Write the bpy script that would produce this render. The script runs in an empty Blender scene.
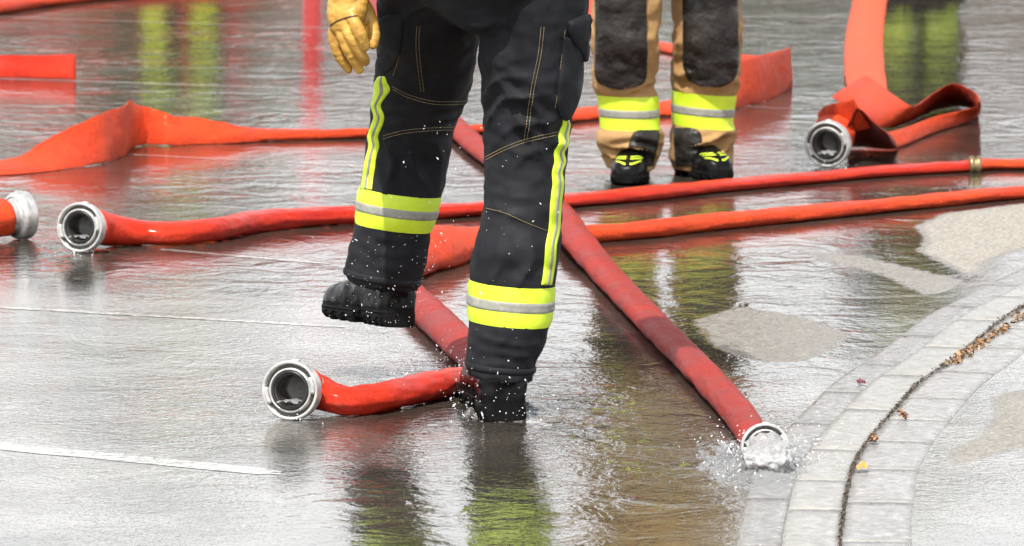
import bpy, bmesh, math, random
import numpy as np
from mathutils import Vector, Matrix, Euler
from mathutils.bvhtree import BVHTree
R = math.radians
rnd = random.Random(7)

# ------------------------------------------------------------------ camera, sky, sun
sc = bpy.context.scene
COL = sc.collection
W_, H_ = 1024, 546
FPX, YH, CH = 5500.0, -413.0, 1.64            # focal length in pixels, horizon row, camera height
PITCH = math.atan((H_/2 - YH)/FPX)
cd = bpy.data.cameras.new('camera'); cam = bpy.data.objects.new('camera', cd); COL.objects.link(cam)
cd.sensor_width = 36; cd.lens = FPX/W_*36; cd.clip_start = .5; cd.clip_end = 2000
cam.location = (0, 0, CH); cam.rotation_euler = (math.pi/2 - PITCH, 0, 0)
cd.dof.use_dof = True; cd.dof.focus_distance = 11.0; cd.dof.aperture_fstop = 13
sc.camera = cam
sc.view_settings.view_transform = 'Standard'; sc.view_settings.look = 'None'
sc.view_settings.exposure = 0.56; sc.view_settings.gamma = 1
SUN = Vector((-.17, -.50, .84)).normalized()
elev = math.asin(SUN.z)
world = bpy.data.worlds.new('World'); sc.world = world; world.use_nodes = True
nt = world.node_tree; bg = nt.nodes['Background']
sky = nt.nodes.new('ShaderNodeTexSky'); sky.sky_type = 'NISHITA'; sky.sun_disc = False
sky.sun_elevation = elev; sky.sun_rotation = math.atan2(SUN.x, SUN.y)
sky.air_density = 1.0; sky.dust_density = 3.0; sky.ozone_density = 1.0
# sky with a bank of bright broken cloud low over the horizon
tcw = nt.nodes.new('ShaderNodeTexCoord'); mpw = nt.nodes.new('ShaderNodeMapping'); mpw.inputs['Scale'].default_value = (1, 1, 4.5)
nw = nt.nodes.new('ShaderNodeTexNoise'); nw.inputs['Scale'].default_value = 3.2; nw.inputs['Detail'].default_value = 7; nw.inputs['Roughness'].default_value = .6
nt.links.new(tcw.outputs['Generated'], mpw.inputs[0]); nt.links.new(mpw.outputs[0], nw.inputs['Vector'])
sxyz = nt.nodes.new('ShaderNodeSeparateXYZ'); nt.links.new(tcw.outputs['Generated'], sxyz.inputs[0])
hz_ = nt.nodes.new('ShaderNodeMapRange'); hz_.inputs[1].default_value = .08; hz_.inputs[2].default_value = .75; hz_.inputs[3].default_value = .30; hz_.inputs[4].default_value = -.12
nt.links.new(sxyz.outputs[2], hz_.inputs[0])
adw = nt.nodes.new('ShaderNodeMath'); adw.operation = 'ADD'; nt.links.new(nw.outputs[0], adw.inputs[0]); nt.links.new(hz_.outputs[0], adw.inputs[1])
cr_ = nt.nodes.new('ShaderNodeMapRange'); cr_.interpolation_type = 'SMOOTHSTEP'; cr_.inputs[1].default_value = .48; cr_.inputs[2].default_value = .70; nt.links.new(adw.outputs[0], cr_.inputs[0])
mxw = nt.nodes.new('ShaderNodeMixRGB'); mxw.inputs[2].default_value = (10.2, 10.3, 10.4, 1)
nt.links.new(cr_.outputs[0], mxw.inputs[0]); nt.links.new(sky.outputs[0], mxw.inputs[1])
nt.links.new(mxw.outputs[0], bg.inputs[0]); bg.inputs[1].default_value = .13
sd = bpy.data.lights.new('sun', 'SUN'); sun = bpy.data.objects.new('sun', sd); COL.objects.link(sun)
sd.energy = 4.0; sd.angle = R(.6); sd.color = (1, .96, .90)
sun.rotation_euler = SUN.to_track_quat('Z', 'Y').to_euler(); sun.location = (-5, 5, 12)

# ------------------------------------------------------------------ maths helpers
CP, SP = math.cos(PITCH), math.sin(PITCH)
def ray(px, py):
    u, v = (px - W_/2)/FPX, -(py - H_/2)/FPX
    return Vector((u, CP + v*SP, -SP + v*CP))
def G(px, py, z=0.0):                          # point on the level plane z
    d = ray(px, py); t = (z - CH)/d.z
    return Vector((d.x*t, d.y*t, z))
def P(px, py, Y):                              # point on the upright plane at distance Y
    d = ray(px, py); t = Y/d.y
    return Vector((d.x*t, Y, CH + d.z*t))
def S(py): return (py - YH)*CP/CH              # pixels per metre at a ground row
_rs = np.random.RandomState(3)
_perm = np.concatenate([_rs.permutation(256)]*3)
_grad = _rs.normal(size=(256, 3)); _grad /= np.linalg.norm(_grad, axis=1)[:, None]
def noise(p):                                  # gradient noise, p (n,3) -> (n,), about -1..1
    p = np.asarray(p, float); i = np.floor(p).astype(int); f = p - i; u = f*f*f*(f*(f*6-15)+10)
    i &= 255; out = 0
    for dx in (0, 1):
        for dy in (0, 1):
            for dz in (0, 1):
                h = _perm[_perm[_perm[i[:,0]+dx & 255]+(i[:,1]+dy & 255)]+(i[:,2]+dz & 255)]
                g = (_grad[h]*(f - np.array([dx, dy, dz]))).sum(1)
                w = (u[:,0] if dx else 1-u[:,0])*(u[:,1] if dy else 1-u[:,1])*(u[:,2] if dz else 1-u[:,2])
                out = out + g*w
    return out*1.6
def fbm(p, o=3):
    s = 0; a = 1.0; p = np.asarray(p, float)
    for k in range(o): s = s + a*noise(p*2**k + 17.3*k); a *= .5
    return s
def spline(rows, n):                           # Catmull-Rom through rows, n samples
    A = np.array(rows, float); m = len(A); t = np.linspace(0, m-1, n); i = np.clip(t.astype(int), 0, m-2); f = (t-i)[:, None]
    p0, p1, p2, p3 = A[np.clip(i-1,0,m-1)], A[i], A[i+1], A[np.clip(i+2,0,m-1)]
    return .5*((2*p1)+(-p0+p2)*f+(2*p0-5*p1+4*p2-p3)*f**2+(-p0+3*p1-3*p2+p3)*f**3)

# ------------------------------------------------------------------ mesh helpers
def mk(name, verts, faces, mat=None, parent=None, smooth=True):
    me = bpy.data.meshes.new(name)
    if parent is not None:
        inv = parent.matrix_basis.inverted(); verts = [inv @ Vector(v) for v in verts]
    me.from_pydata([tuple(v) for v in verts], [], [tuple(int(k) for k in f) for f in faces]); me.update()
    if smooth: me.polygons.foreach_set('use_smooth', [True]*len(me.polygons))
    bm = bmesh.new(); bm.from_mesh(me); bmesh.ops.recalc_face_normals(bm, faces=bm.faces); bm.to_mesh(me); bm.free()
    o = bpy.data.objects.new(name, me); COL.objects.link(o)
    if mat: me.materials.append(mat)
    if parent is not None: o.parent = parent
    return o
def sub(o, parent):                            # make o a child without moving it (both share the thing's frame)
    o.parent = parent; return o
def tag(o, label=None, cat=None, group=None, kind=None):
    if label: o['label'] = label
    if cat: o['category'] = cat
    if group: o['group'] = group
    if kind: o['kind'] = kind
    return o
def empty(name, loc, label, cat, group=None):
    o = bpy.data.objects.new(name, None); COL.objects.link(o); o.location = loc; o.empty_display_size = .1
    o.matrix_basis = Matrix.Translation(loc)
    return tag(o, label, cat, group)
class MB:
    def __init__(s): s.v = []; s.f = []
    def add(s, v, f, M=None):
        b = len(s.v); s.v += [(M @ Vector(q)) if M else Vector(q) for q in v]; s.f += [tuple(int(k)+b for k in q) for q in f]; return s
    def build(s, name, mat, parent=None, smooth=True): return mk(name, s.v, s.f, mat, parent, smooth)
def rings_mesh(rings, cap=True, close=True):   # rings: list of equal-length point lists
    n = len(rings[0]); v = [p for r in rings for p in r]; f = []
    for k in range(len(rings)-1):
        for i in range(n if close else n-1):
            j = (i+1) % n
            f.append((k*n+i, k*n+j, (k+1)*n+j, (k+1)*n+i))
    if cap:
        for k, base in ((0, 0), (1, (len(rings)-1)*n)):
            c = sum((Vector(p) for p in rings[0 if k == 0 else -1]), Vector())/n
            v.append(c); ci = len(v)-1
            for i in range(n):
                j = (i+1) % n
                f.append((ci, base+j, base+i) if k == 0 else (ci, base+i, base+j))
    return v, f
def lathe(profile, n=64, mod=None):            # profile (r,z) round +Z
    rings = []
    for r, z in profile:
        ring = []
        for i in range(n):
            a = 2*math.pi*i/n; rr, zz = mod(r, z, a) if mod else (r, z)
            ring.append(Vector((rr*math.cos(a), rr*math.sin(a), zz)))
        rings.append(ring)
    return rings_mesh(rings, cap=False)
def ellipsoid(c, r, M=None, nu=24, nv=14):
    rings = []
    for k in range(1, nv):
        t = math.pi*k/nv
        rings.append([Vector((math.sin(t)*math.cos(2*math.pi*i/nu)*r[0], math.sin(t)*math.sin(2*math.pi*i/nu)*r[1], -math.cos(t)*r[2])) for i in range(nu)])
    v, f = rings_mesh(rings)
    v[-2] = Vector((0,0,-r[2])); v[-1] = Vector((0,0,r[2]))
    return [(M @ q if M else q) + Vector(c) for q in v], f
def chain(pts, rad, n=16, sx=1.0):             # tapered round chain with domed ends
    S_ = spline([list(p)+[r] for p, r in zip(pts, rad)], max(8, len(pts)*7)); rings = []
    P3 = [Vector(q[:3]) for q in S_]; ref = None
    for k, p in enumerate(P3):
        T = (P3[min(k+1, len(P3)-1)] - P3[max(k-1, 0)]).normalized()
        if ref is None: ref = T.orthogonal().normalized()
        ref = (ref - T*ref.dot(T)).normalized(); B = T.cross(ref); r = max(S_[k][3], 1e-4)
        if k == 0:
            for a in (.25, .6, .88): rings.append([p - T*r*math.cos(math.asin(a)) + (ref*math.cos(2*math.pi*i/n)+B*math.sin(2*math.pi*i/n))*r*a for i in range(n)])
        rings.append([p + (ref*math.cos(2*math.pi*i/n)+B*math.sin(2*math.pi*i/n))*r for i in range(n)])
        if k == len(P3)-1:
            for a in (.88, .6, .25): rings.append([p + T*r*math.cos(math.asin(a)) + (ref*math.cos(2*math.pi*i/n)+B*math.sin(2*math.pi*i/n))*r*a for i in range(n)])
    return rings_mesh(rings)
def box(c, s, M=None):
    v = [Vector(((i & 1)-.5, ((i >> 1) & 1)-.5, ((i >> 2) & 1)-.5)) for i in range(8)]
    v = [Vector((q.x*s[0], q.y*s[1], q.z*s[2])) for q in v]
    f = [(0,2,3,1),(4,5,7,6),(0,1,5,4),(2,6,7,3),(0,4,6,2),(1,3,7,5)]
    return [(M @ q if M else q)+Vector(c) for q in v], f
def union(pieces, voxel=.007, smooth=6):       # one continuous surface out of overlapping closed pieces
    mb = MB()
    for v, f in pieces: mb.add(v, f)
    o = mb.build('union_source', None, None, False)
    m = o.modifiers.new('r', 'REMESH'); m.mode = 'VOXEL'; m.voxel_size = voxel
    if smooth:
        s = o.modifiers.new('s', 'SMOOTH'); s.iterations = smooth; s.factor = .5
    dg = bpy.context.evaluated_depsgraph_get(); dg.update(); ev = o.evaluated_get(dg); me = ev.to_mesh()
    n = len(me.vertices); V = np.empty(n*3); me.vertices.foreach_get('co', V); V = V.reshape(-1, 3)
    N = np.empty(n*3); me.vertices.foreach_get('normal', N); N = N.reshape(-1, 3)
    F = [tuple(p.vertices) for p in me.polygons]
    ev.to_mesh_clear(); old = o.data; bpy.data.objects.remove(o); bpy.data.meshes.remove(old)
    return V, N, F
def bvh(V, F): return BVHTree.FromPolygons([Vector(v) for v in V], F)
CAM = Vector((0, 0, CH))
def project(b, px, py, Y, off):                # from the eye onto a surface, lifted by off
    d = ray(px, py).normalized(); h = b.ray_cast(CAM, d)
    if h[0] is not None:
        n = h[1] if h[1].dot(d) < 0 else -h[1]
        return h[0] + n*off, n
    h = b.find_nearest(P(px, py, Y)); return h[0] + h[1]*off, h[1]
def patch(name, rows, b, Y, mat, parent, off=.003, n=10, m=40, label=None):
    """cloth panel sewn onto a surface; rows = (py, xl, xr) or (xl, yl, xr, yr)"""
    if len(rows[0]) == 3: rows = [(a, y, c, y) for y, a, c in rows]
    S_ = spline(rows, m); grid = []
    for k, (xl, yl, xr, yr) in enumerate(S_):
        row = []
        for i in range(n+1):
            t = i/n; e = off if (0 < i < n and 0 < k < m-1) else -.004
            row.append(project(b, xl+(xr-xl)*t, yl+(yr-yl)*t, Y, e)[0])
        grid.append(row)
    v, f = rings_mesh(grid, cap=False, close=False)
    o = mk(name, v, f, mat, parent)
    if label: o['label'] = label
    return o
def stitch(name, lines, b, Y, mat, parent, r=.0009, off=.001):
    mb = MB()
    for L in lines:
        n = max(8, int(sum(math.dist(L[i], L[i+1]) for i in range(len(L)-1))/2.5))
        pts = [project(b, x, y, Y, off)[0] for x, y in spline(L, n)]
        for i in range(0, n-1):
            a, c = pts[i], pts[i+1]
            if (a-c).length > .3: continue
            c = a.lerp(c, .8); d = (c-a).normalized(); s = d.orthogonal().normalized()*r; u = d.cross(s)
            rings = [[a+s, a+u, a-s, a-u], [c+s, c+u, c-s, c-u]]
            mb.add(*rings_mesh(rings))
    return mb.build(name, mat, parent, False)
def band(name, b, axis, tilt, mat, parent, off=.003, n=96, height=None):
    """ring of tape round a leg; axis = (bottom centre, top centre), tilt = rise per metre across x"""
    lo, hi = axis; rows = []; m = 7
    for k in range(m):
        c = lo.lerp(hi, k/(m-1)); row = []
        for i in range(n):
            a = 2*math.pi*i/n; d = Vector((math.cos(a), math.sin(a), -tilt*math.cos(a))); d.normalize()
            h = b.ray_cast(c, d, .25)
            q = h[0] if h[0] is not None else c + d*.08
            row.append(q + d*(off if 0 < k < m-1 else .0))
        rows.append(row)
    # smooth round the ring so the tape stays stiff
    for k in range(m):
        L = [ (rows[k][i]-lo.lerp(hi, k/(m-1))).length for i in range(n)]
        Ls = [max(L[(i+j) % n] for j in (-2,-1,0,1,2)) for i in range(n)]
        for _ in range(3): Ls = [(Ls[i-2]+Ls[i-1]*2+Ls[i]*3+Ls[(i+1)%n]*2+Ls[(i+2)%n])/9 for i in range(n)]
        c = lo.lerp(hi, k/(m-1))
        rows[k] = [c + (rows[k][i]-c).normalized()*Ls[i] for i in range(n)]
    v, f = rings_mesh(rows, cap=False)
    return mk(name, v, f, mat, parent)

# ------------------------------------------------------------------ materials
def srgb(r, g, b):
    return tuple(((c/255+.055)/1.055)**2.4 if c > 10 else c/255/12.92 for c in (r, g, b)) + (1,)
def new_mat(name):
    m = bpy.data.materials.new(name); m.use_nodes = True; t = m.node_tree
    return m, t, t.nodes['Principled BSDF']
def nd(t, typ, **kw):
    n = t.nodes.new(typ)
    for k, v in kw.items():
        if k.startswith('i_'):
            key = k[2:]; n.inputs[int(key) if key.isdigit() else key.replace('_', ' ')].default_value = v
        else: setattr(n, k, v)
    return n
def ramp(t, src, stops):
    r = nd(t, 'ShaderNodeValToRGB'); t.links.new(src, r.inputs[0]); e = r.color_ramp.elements
    while len(e) < len(stops): e.new(.5)
    for k, (p, c) in enumerate(stops):
        e[k].position = p; e[k].color = c if len(c) == 4 else tuple(c)+(1,)
    return r
def simple(name, c1, c2, scale=20, rough=.5, metal=0, bump=.2, bscale=200, bdist=.001, rough2=None, coat=0, spec=.5, stretch=None, detail=4):
    m, t, p = new_mat(name)
    tc = nd(t, 'ShaderNodeTexCoord'); src = tc.outputs['Object']
    if stretch:
        mp = nd(t, 'ShaderNodeMapping'); mp.inputs['Scale'].default_value = stretch; t.links.new(src, mp.inputs[0]); src = mp.outputs[0]
    n = nd(t, 'ShaderNodeTexNoise', i_Scale=scale, i_Detail=detail, i_Roughness=.6); t.links.new(src, n.inputs['Vector'])
    r = ramp(t, n.outputs[0], [(.3, c1), (.7, c2)]); t.links.new(r.outputs[0], p.inputs['Base Color'])
    if rough2 is not None:
        mr = nd(t, 'ShaderNodeMapRange'); mr.inputs[1].default_value = .35; mr.inputs[2].default_value = .65
        mr.inputs[3].default_value = rough; mr.inputs[4].default_value = rough2
        n3 = nd(t, 'ShaderNodeTexNoise', i_Scale=scale*1.7, i_Detail=3); t.links.new(src, n3.inputs['Vector'])
        t.links.new(n3.outputs[0], mr.inputs[0]); t.links.new(mr.outputs[0], p.inputs['Roughness'])
    else: p.inputs['Roughness'].default_value = rough
    p.inputs['Metallic'].default_value = metal; p.inputs['Coat Weight'].default_value = coat; p.inputs['Coat Roughness'].default_value = .12
    p.inputs['Specular IOR Level'].default_value = spec
    n2 = nd(t, 'ShaderNodeTexNoise', i_Scale=bscale, i_Detail=3); t.links.new(src, n2.inputs['Vector'])
    b = nd(t, 'ShaderNodeBump', i_Strength=bump, i_Distance=bdist); t.links.new(n2.outputs[0], b.inputs['Height'])
    t.links.new(b.outputs[0], p.inputs['Normal'])
    return m
M_black = simple('black_turnout_cloth', (.006,.0065,.008,1), (.016,.017,.020,1), 9, .62, bump=.5, bscale=420, bdist=.0012, rough2=.85, spec=.22)
M_tan = simple('tan_turnout_cloth', (.26,.150,.056,1), (.42,.255,.105,1), 8, .8, bump=.5, bscale=380, bdist=.0012, spec=.3)
M_pad = simple('black_knee_patch', (.006,.0055,.005,1), (.026,.022,.018,1), 14, .36, bump=.8, bscale=34, bdist=.010, rough2=.7, spec=.3)
M_lime = simple('fluorescent_lime_tape', (.50,.68,.02,1), (.66,.84,.04,1), 14, .5, bump=.25, bscale=70, bdist=.002)
M_silver = simple('silver_reflective_tape', (.20,.20,.17,1), (.31,.31,.26,1), 40, .5, bump=.35, bscale=90, bdist=.003)
M_thread = simple('tan_thread', (.22,.16,.075,1), (.34,.26,.13,1), 60, .8)
M_boot = simple('wet_black_leather', (.003,.003,.003,1), (.009,.008,.008,1), 30, .24, bump=.4, bscale=70, bdist=.002, rough2=.36, coat=0, spec=.13)
M_sole = simple('black_rubber', (.004,.004,.004,1), (.009,.009,.009,1), 30, .6, bump=.3, bscale=120, spec=.08)
M_glove = simple('yellow_tan_leather', (.34,.17,.025,1), (.66,.38,.07,1), 22, .38, bump=.55, bscale=110, bdist=.002, rough2=.6, coat=.12)
M_gdark = simple('brown_leather_trim', (.07,.03,.012,1), (.12,.06,.02,1), 22, .6)
M_skin = simple('skin', (.50,.29,.20,1), (.58,.35,.25,1), 10, .5)
M_helmet = simple('helmet_shell', (.60,.62,.10,1), (.66,.68,.12,1), 10, .25, coat=.4)
M_visor = simple('smoked_visor', (.02,.02,.02,1), (.03,.03,.03,1), 10, .1)
M_eye = simple('eye_white', (.7,.7,.68,1), (.75,.75,.72,1), 10, .3)
M_alu = simple('cast_aluminium', (.38,.375,.355,1), (.64,.63,.60,1), 60, .36, metal=.5, bump=.3, bscale=240, bdist=.0008, rough2=.5)
M_groove = simple('groove_shade_metal', (.055,.052,.045,1), (.16,.15,.13,1), 120, .5, metal=.3, bump=.5, bscale=300)  # shade inside the coupling groove, put into a dark metal colour
M_rub = simple('black_gasket', (.008,.008,.008,1), (.016,.016,.016,1), 60, .35)
M_bore = simple('shaded_wet_bore', (.035,.034,.03,1), (.09,.085,.075,1), 50, .3, metal=.3)  # darkness of the deep hose interior is put into this colour
M_wire = simple('steel_binding_wire', (.45,.45,.44,1), (.6,.6,.58,1), 50, .35, metal=.8)
def hose_mat(name, c1, c2, dirt, rough, rough2, coat):
    m, t, p = new_mat(name); tc = nd(t, 'ShaderNodeTexCoord'); src = tc.outputs['Object']; L = t.links.new
    n = nd(t, 'ShaderNodeTexNoise', i_Scale=7, i_Detail=6, i_Roughness=.65); L(src, n.inputs['Vector'])
    r = ramp(t, n.outputs[0], [(.32, c1), (.68, c2)])
    n2 = nd(t, 'ShaderNodeTexNoise', i_Scale=34, i_Detail=5, i_Roughness=.7); L(src, n2.inputs['Vector'])
    r2 = ramp(t, n2.outputs[0], [(.54, (0,0,0,1)), (.72, (1,1,1,1))])
    f = nd(t, 'ShaderNodeMath', operation='MULTIPLY'); f.inputs[1].default_value = .55; L(r2.outputs[0], f.inputs[0])
    mx = nd(t, 'ShaderNodeMixRGB'); mx.inputs[2].default_value = dirt; L(f.outputs[0], mx.inputs[0]); L(r.outputs[0], mx.inputs[1])
    n5 = nd(t, 'ShaderNodeTexNoise', i_Scale=150, i_Detail=3, i_Roughness=.7); L(src, n5.inputs['Vector'])
    g5 = nd(t, 'ShaderNodeMapRange'); g5.inputs[1].default_value = .3; g5.inputs[2].default_value = .7; g5.inputs[3].default_value = .72; g5.inputs[4].default_value = 1.12; L(n5.outputs[0], g5.inputs[0])
    m5 = nd(t, 'ShaderNodeMixRGB', blend_type='MULTIPLY'); m5.inputs[0].default_value = 1; L(mx.outputs[0], m5.inputs[1]); L(g5.outputs[0], m5.inputs[2])
    L(m5.outputs[0], p.inputs['Base Color'])
    mr = nd(t, 'ShaderNodeMapRange'); mr.inputs[1].default_value = .4; mr.inputs[2].default_value = .6; mr.inputs[3].default_value = rough; mr.inputs[4].default_value = rough2
    L(n.outputs[0], mr.inputs[0]); L(mr.outputs[0], p.inputs['Roughness'])
    p.inputs['Coat Weight'].default_value = coat; p.inputs['Coat Roughness'].default_value = .15; p.inputs['Specular IOR Level'].default_value = .25
    # woven jacket: crossed waves along the hose (uv.x along, uv.y around)
    uv = nd(t, 'ShaderNodeUVMap'); sx = nd(t, 'ShaderNodeSeparateXYZ'); L(uv.outputs[0], sx.inputs[0])
    a = nd(t, 'ShaderNodeMath', operation='SINE'); b = nd(t, 'ShaderNodeMath', operation='SINE'); k1 = nd(t, 'ShaderNodeMath', operation='MULTIPLY'); k2 = nd(t, 'ShaderNodeMath', operation='MULTIPLY')
    k1.inputs[1].default_value = 2*math.pi/.0040; k2.inputs[1].default_value = 2*math.pi/.0034
    L(sx.outputs[0], k1.inputs[0]); L(sx.outputs[1], k2.inputs[0]); L(k1.outputs[0], a.inputs[0]); L(k2.outputs[0], b.inputs[0])
    w = nd(t, 'ShaderNodeMath', operation='MULTIPLY'); L(a.outputs[0], w.inputs[0]); L(b.outputs[0], w.inputs[1])
    bp = nd(t, 'ShaderNodeBump', i_Strength=.8, i_Distance=.0011); L(w.outputs[0], bp.inputs['Height'])
    n3 = nd(t, 'ShaderNodeTexNoise', i_Scale=26, i_Detail=4); L(src, n3.inputs['Vector'])
    bp2 = nd(t, 'ShaderNodeBump', i_Strength=.8, i_Distance=.009); L(n3.outputs[0], bp2.inputs['Height']); L(bp.outputs[0], bp2.inputs['Normal'])
    L(bp2.outputs[0], p.inputs['Normal'])
    return m
M_hose = hose_mat('orange_red_hose_jacket', (.62,.044,.008,1), (.80,.085,.018,1), (.26,.025,.012,1), .5, .7, .03)
M_hose_wet = hose_mat('wet_red_hose_jacket', (.54,.018,.005,1), (.74,.042,.010,1), (.22,.010,.006,1), .3, .5, .10)
M_hose_dark = hose_mat('dull_shaded_crimson_jacket', (.30,.017,.011,1), (.46,.036,.020,1), (.16,.012,.010,1), .45, .65, .03)  # dull old hoses, and painted shade inside the upper right fold
M_hose_pale = hose_mat('faded_salmon_hose_jacket', (.74,.095,.036,1), (.82,.135,.055,1), (.50,.06,.03,1), .55, .7, .02)
def water_mat():
    m, t, p = new_mat('clear_water'); p.inputs['Base Color'].default_value = (.95,.96,.96,1); p.inputs['Roughness'].default_value = .04
    p.inputs['Transmission Weight'].default_value = 1.0; p.inputs['IOR'].default_value = 1.33
    return m
M_water = water_mat()
def foam_mat():
    m, t, p = new_mat('aerated_water'); p.inputs['Base Color'].default_value = (.90,.91,.90,1); p.inputs['Roughness'].default_value = .10
    p.inputs['Transmission Weight'].default_value = .70; p.inputs['IOR'].default_value = 1.33
    tc = nd(t, 'ShaderNodeTexCoord'); n = nd(t, 'ShaderNodeTexNoise', i_Scale=90, i_Detail=4); t.links.new(tc.outputs['Object'], n.inputs['Vector'])
    b = nd(t, 'ShaderNodeBump', i_Strength=.7, i_Distance=.004); t.links.new(n.outputs[0], b.inputs['Height']); t.links.new(b.outputs[0], p.inputs['Normal'])
    return m
M_foam = foam_mat()
M_splash = foam_mat(); M_splash.name = 'choppy_clear_water'; M_splash.node_tree.nodes['Principled BSDF'].inputs['Transmission Weight'].default_value = .86

def ground_mat():
    m, t, p = new_mat('wet_asphalt'); L = t.links.new
    tc = nd(t, 'ShaderNodeTexCoord'); src = tc.outputs['Object']
    at = nd(t, 'ShaderNodeAttribute', attribute_name='dry'); at2 = nd(t, 'ShaderNodeAttribute', attribute_name='chop')
    # dryness edge broken up
    ne = nd(t, 'ShaderNodeTexNoise', i_Scale=26, i_Detail=6, i_Roughness=.7); L(src, ne.inputs['Vector'])
    ad = nd(t, 'ShaderNodeMath', operation='MULTIPLY_ADD'); ad.inputs[1].default_value = .5; L(ne.outputs[0], ad.inputs[0]); L(at.outputs['Fac'], ad.inputs[2])
    dr = nd(t, 'ShaderNodeMapRange'); dr.inputs[1].default_value = .60; dr.inputs[2].default_value = .86; L(ad.outputs[0], dr.inputs[0])
    # aggregate
    v = nd(t, 'ShaderNodeTexVoronoi', i_Scale=170); L(src, v.inputs['Vector'])
    n1 = nd(t, 'ShaderNodeTexNoise', i_Scale=140, i_Detail=4, i_Roughness=.7); L(src, n1.inputs['Vector'])
    n2 = nd(t, 'ShaderNodeTexNoise', i_Scale=3.0, i_Detail=5, i_Roughness=.6); L(src, n2.inputs['Vector'])
    wetc = ramp(t, n1.outputs[0], [(.28, (.06,.057,.050,1)), (.50, (.12,.116,.105,1)), (.72, (.24,.235,.21,1))])
    dryc = ramp(t, v.outputs['Color'], [(.1, (.19,.175,.145,1)), (.5, (.29,.265,.22,1)), (.9, (.42,.39,.33,1))])
    big = nd(t, 'ShaderNodeMapRange'); big.inputs[1].default_value = .35; big.inputs[2].default_value = .65; big.inputs[3].default_value = .65; big.inputs[4].default_value = 1.35; L(n2.outputs[0], big.inputs[0])
    wm = nd(t, 'ShaderNodeMixRGB', blend_type='MULTIPLY'); wm.inputs[0].default_value = 1; L(wetc.outputs[0], wm.inputs[1]); L(big.outputs[0], wm.inputs[2])
    at3 = nd(t, 'ShaderNodeAttribute', attribute_name='pool')
    pn = nd(t, 'ShaderNodeTexNoise', i_Scale=2.6, i_Detail=7, i_Roughness=.68); L(src, pn.inputs['Vector'])
    pa = nd(t, 'ShaderNodeMath', operation='MULTIPLY_ADD'); pa.inputs[1].default_value = .9; L(pn.outputs[0], pa.inputs[0]); L(at3.outputs['Fac'], pa.inputs[2])
    pl = nd(t, 'ShaderNodeMapRange'); pl.inputs[1].default_value = .75; pl.inputs[2].default_value = 1.15; L(pa.outputs[0], pl.inputs[0])
    pd = nd(t, 'ShaderNodeMixRGB', blend_type='MULTIPLY'); pd.inputs[2].default_value = (.32,.29,.25,1); L(pl.outputs[0], pd.inputs[0]); L(wm.outputs[0], pd.inputs[1])
    mx = nd(t, 'ShaderNodeMixRGB'); L(dr.outputs[0], mx.inputs[0]); L(pd.outputs[0], mx.inputs[1]); L(dryc.outputs[0], mx.inputs[2])
    L(mx.outputs[0], p.inputs['Base Color'])
    # roughness: standing film against damp stone
    n4 = nd(t, 'ShaderNodeTexNoise', i_Scale=5.0, i_Detail=6, i_Roughness=.62); L(src, n4.inputs['Vector'])
    fr = nd(t, 'ShaderNodeMapRange'); fr.inputs[1].default_value = .45; fr.inputs[2].default_value = .66; fr.inputs[3].default_value = .05; fr.inputs[4].default_value = .16; L(n4.outputs[0], fr.inputs[0])
    rr = nd(t, 'ShaderNodeMix', data_type='FLOAT'); L(dr.outputs[0], rr.inputs[0]); L(fr.outputs[0], rr.inputs[2]); rr.inputs[3].default_value = .85
    pr = nd(t, 'ShaderNodeMath', operation='MULTIPLY_ADD'); pr.inputs[1].default_value = -.13; L(pl.outputs[0], pr.inputs[0]); L(rr.outputs[0], pr.inputs[2]); pr2 = nd(t, 'ShaderNodeMath', operation='MAXIMUM'); pr2.inputs[1].default_value = .012; L(pr.outputs[0], pr2.inputs[0]); L(pr2.outputs[0], p.inputs['Roughness'])
    p.inputs['IOR'].default_value = 1.42
    # bumps
    w1 = nd(t, 'ShaderNodeTexNoise', i_Scale=8, i_Detail=3, i_Roughness=.5, i_Distortion=.9); L(src, w1.inputs['Vector'])
    w2 = nd(t, 'ShaderNodeTexNoise', i_Scale=48, i_Detail=3, i_Roughness=.6, i_Distortion=.4); L(src, w2.inputs['Vector'])
    st = nd(t, 'ShaderNodeMath', operation='MULTIPLY_ADD'); L(at2.outputs['Fac'], st.inputs[0]); st.inputs[1].default_value = .75; st.inputs[2].default_value = -.07
    b1 = nd(t, 'ShaderNodeBump', i_Distance=.013); L(w1.outputs[0], b1.inputs['Height']); st1 = nd(t, 'ShaderNodeMath', operation='MULTIPLY_ADD'); L(at2.outputs['Fac'], st1.inputs[0]); st1.inputs[1].default_value = .75; st1.inputs[2].default_value = .12; sp_ = nd(t, 'ShaderNodeMapRange'); sp_.inputs[3].default_value = .34; sp_.inputs[4].default_value = 1.0; L(pl.outputs[0], sp_.inputs[0]); sm_ = nd(t, 'ShaderNodeMath', operation='MULTIPLY'); pv = nd(t, 'ShaderNodeTexNoise', i_Scale=1.6, i_Detail=3, i_Roughness=.6); L(src, pv.inputs['Vector']); pvr = nd(t, 'ShaderNodeMapRange'); pvr.inputs[1].default_value = .36; pvr.inputs[2].default_value = .66; pvr.inputs[3].default_value = .25; pvr.inputs[4].default_value = 1.15; L(pv.outputs[0], pvr.inputs[0]); pvm = nd(t, 'ShaderNodeMath', operation='MULTIPLY'); L(pvr.outputs[0], pvm.inputs[0]); L(st1.outputs[0], pvm.inputs[1]); L(pvm.outputs[0], sm_.inputs[0]); L(sp_.outputs[0], sm_.inputs[1]); L(sm_.outputs[0], b1.inputs['Strength'])
    b2 = nd(t, 'ShaderNodeBump', i_Distance=.0045); L(w2.outputs[0], b2.inputs['Height']); L(st.outputs[0], b2.inputs['Strength']); L(b1.outputs[0], b2.inputs['Normal'])
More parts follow.
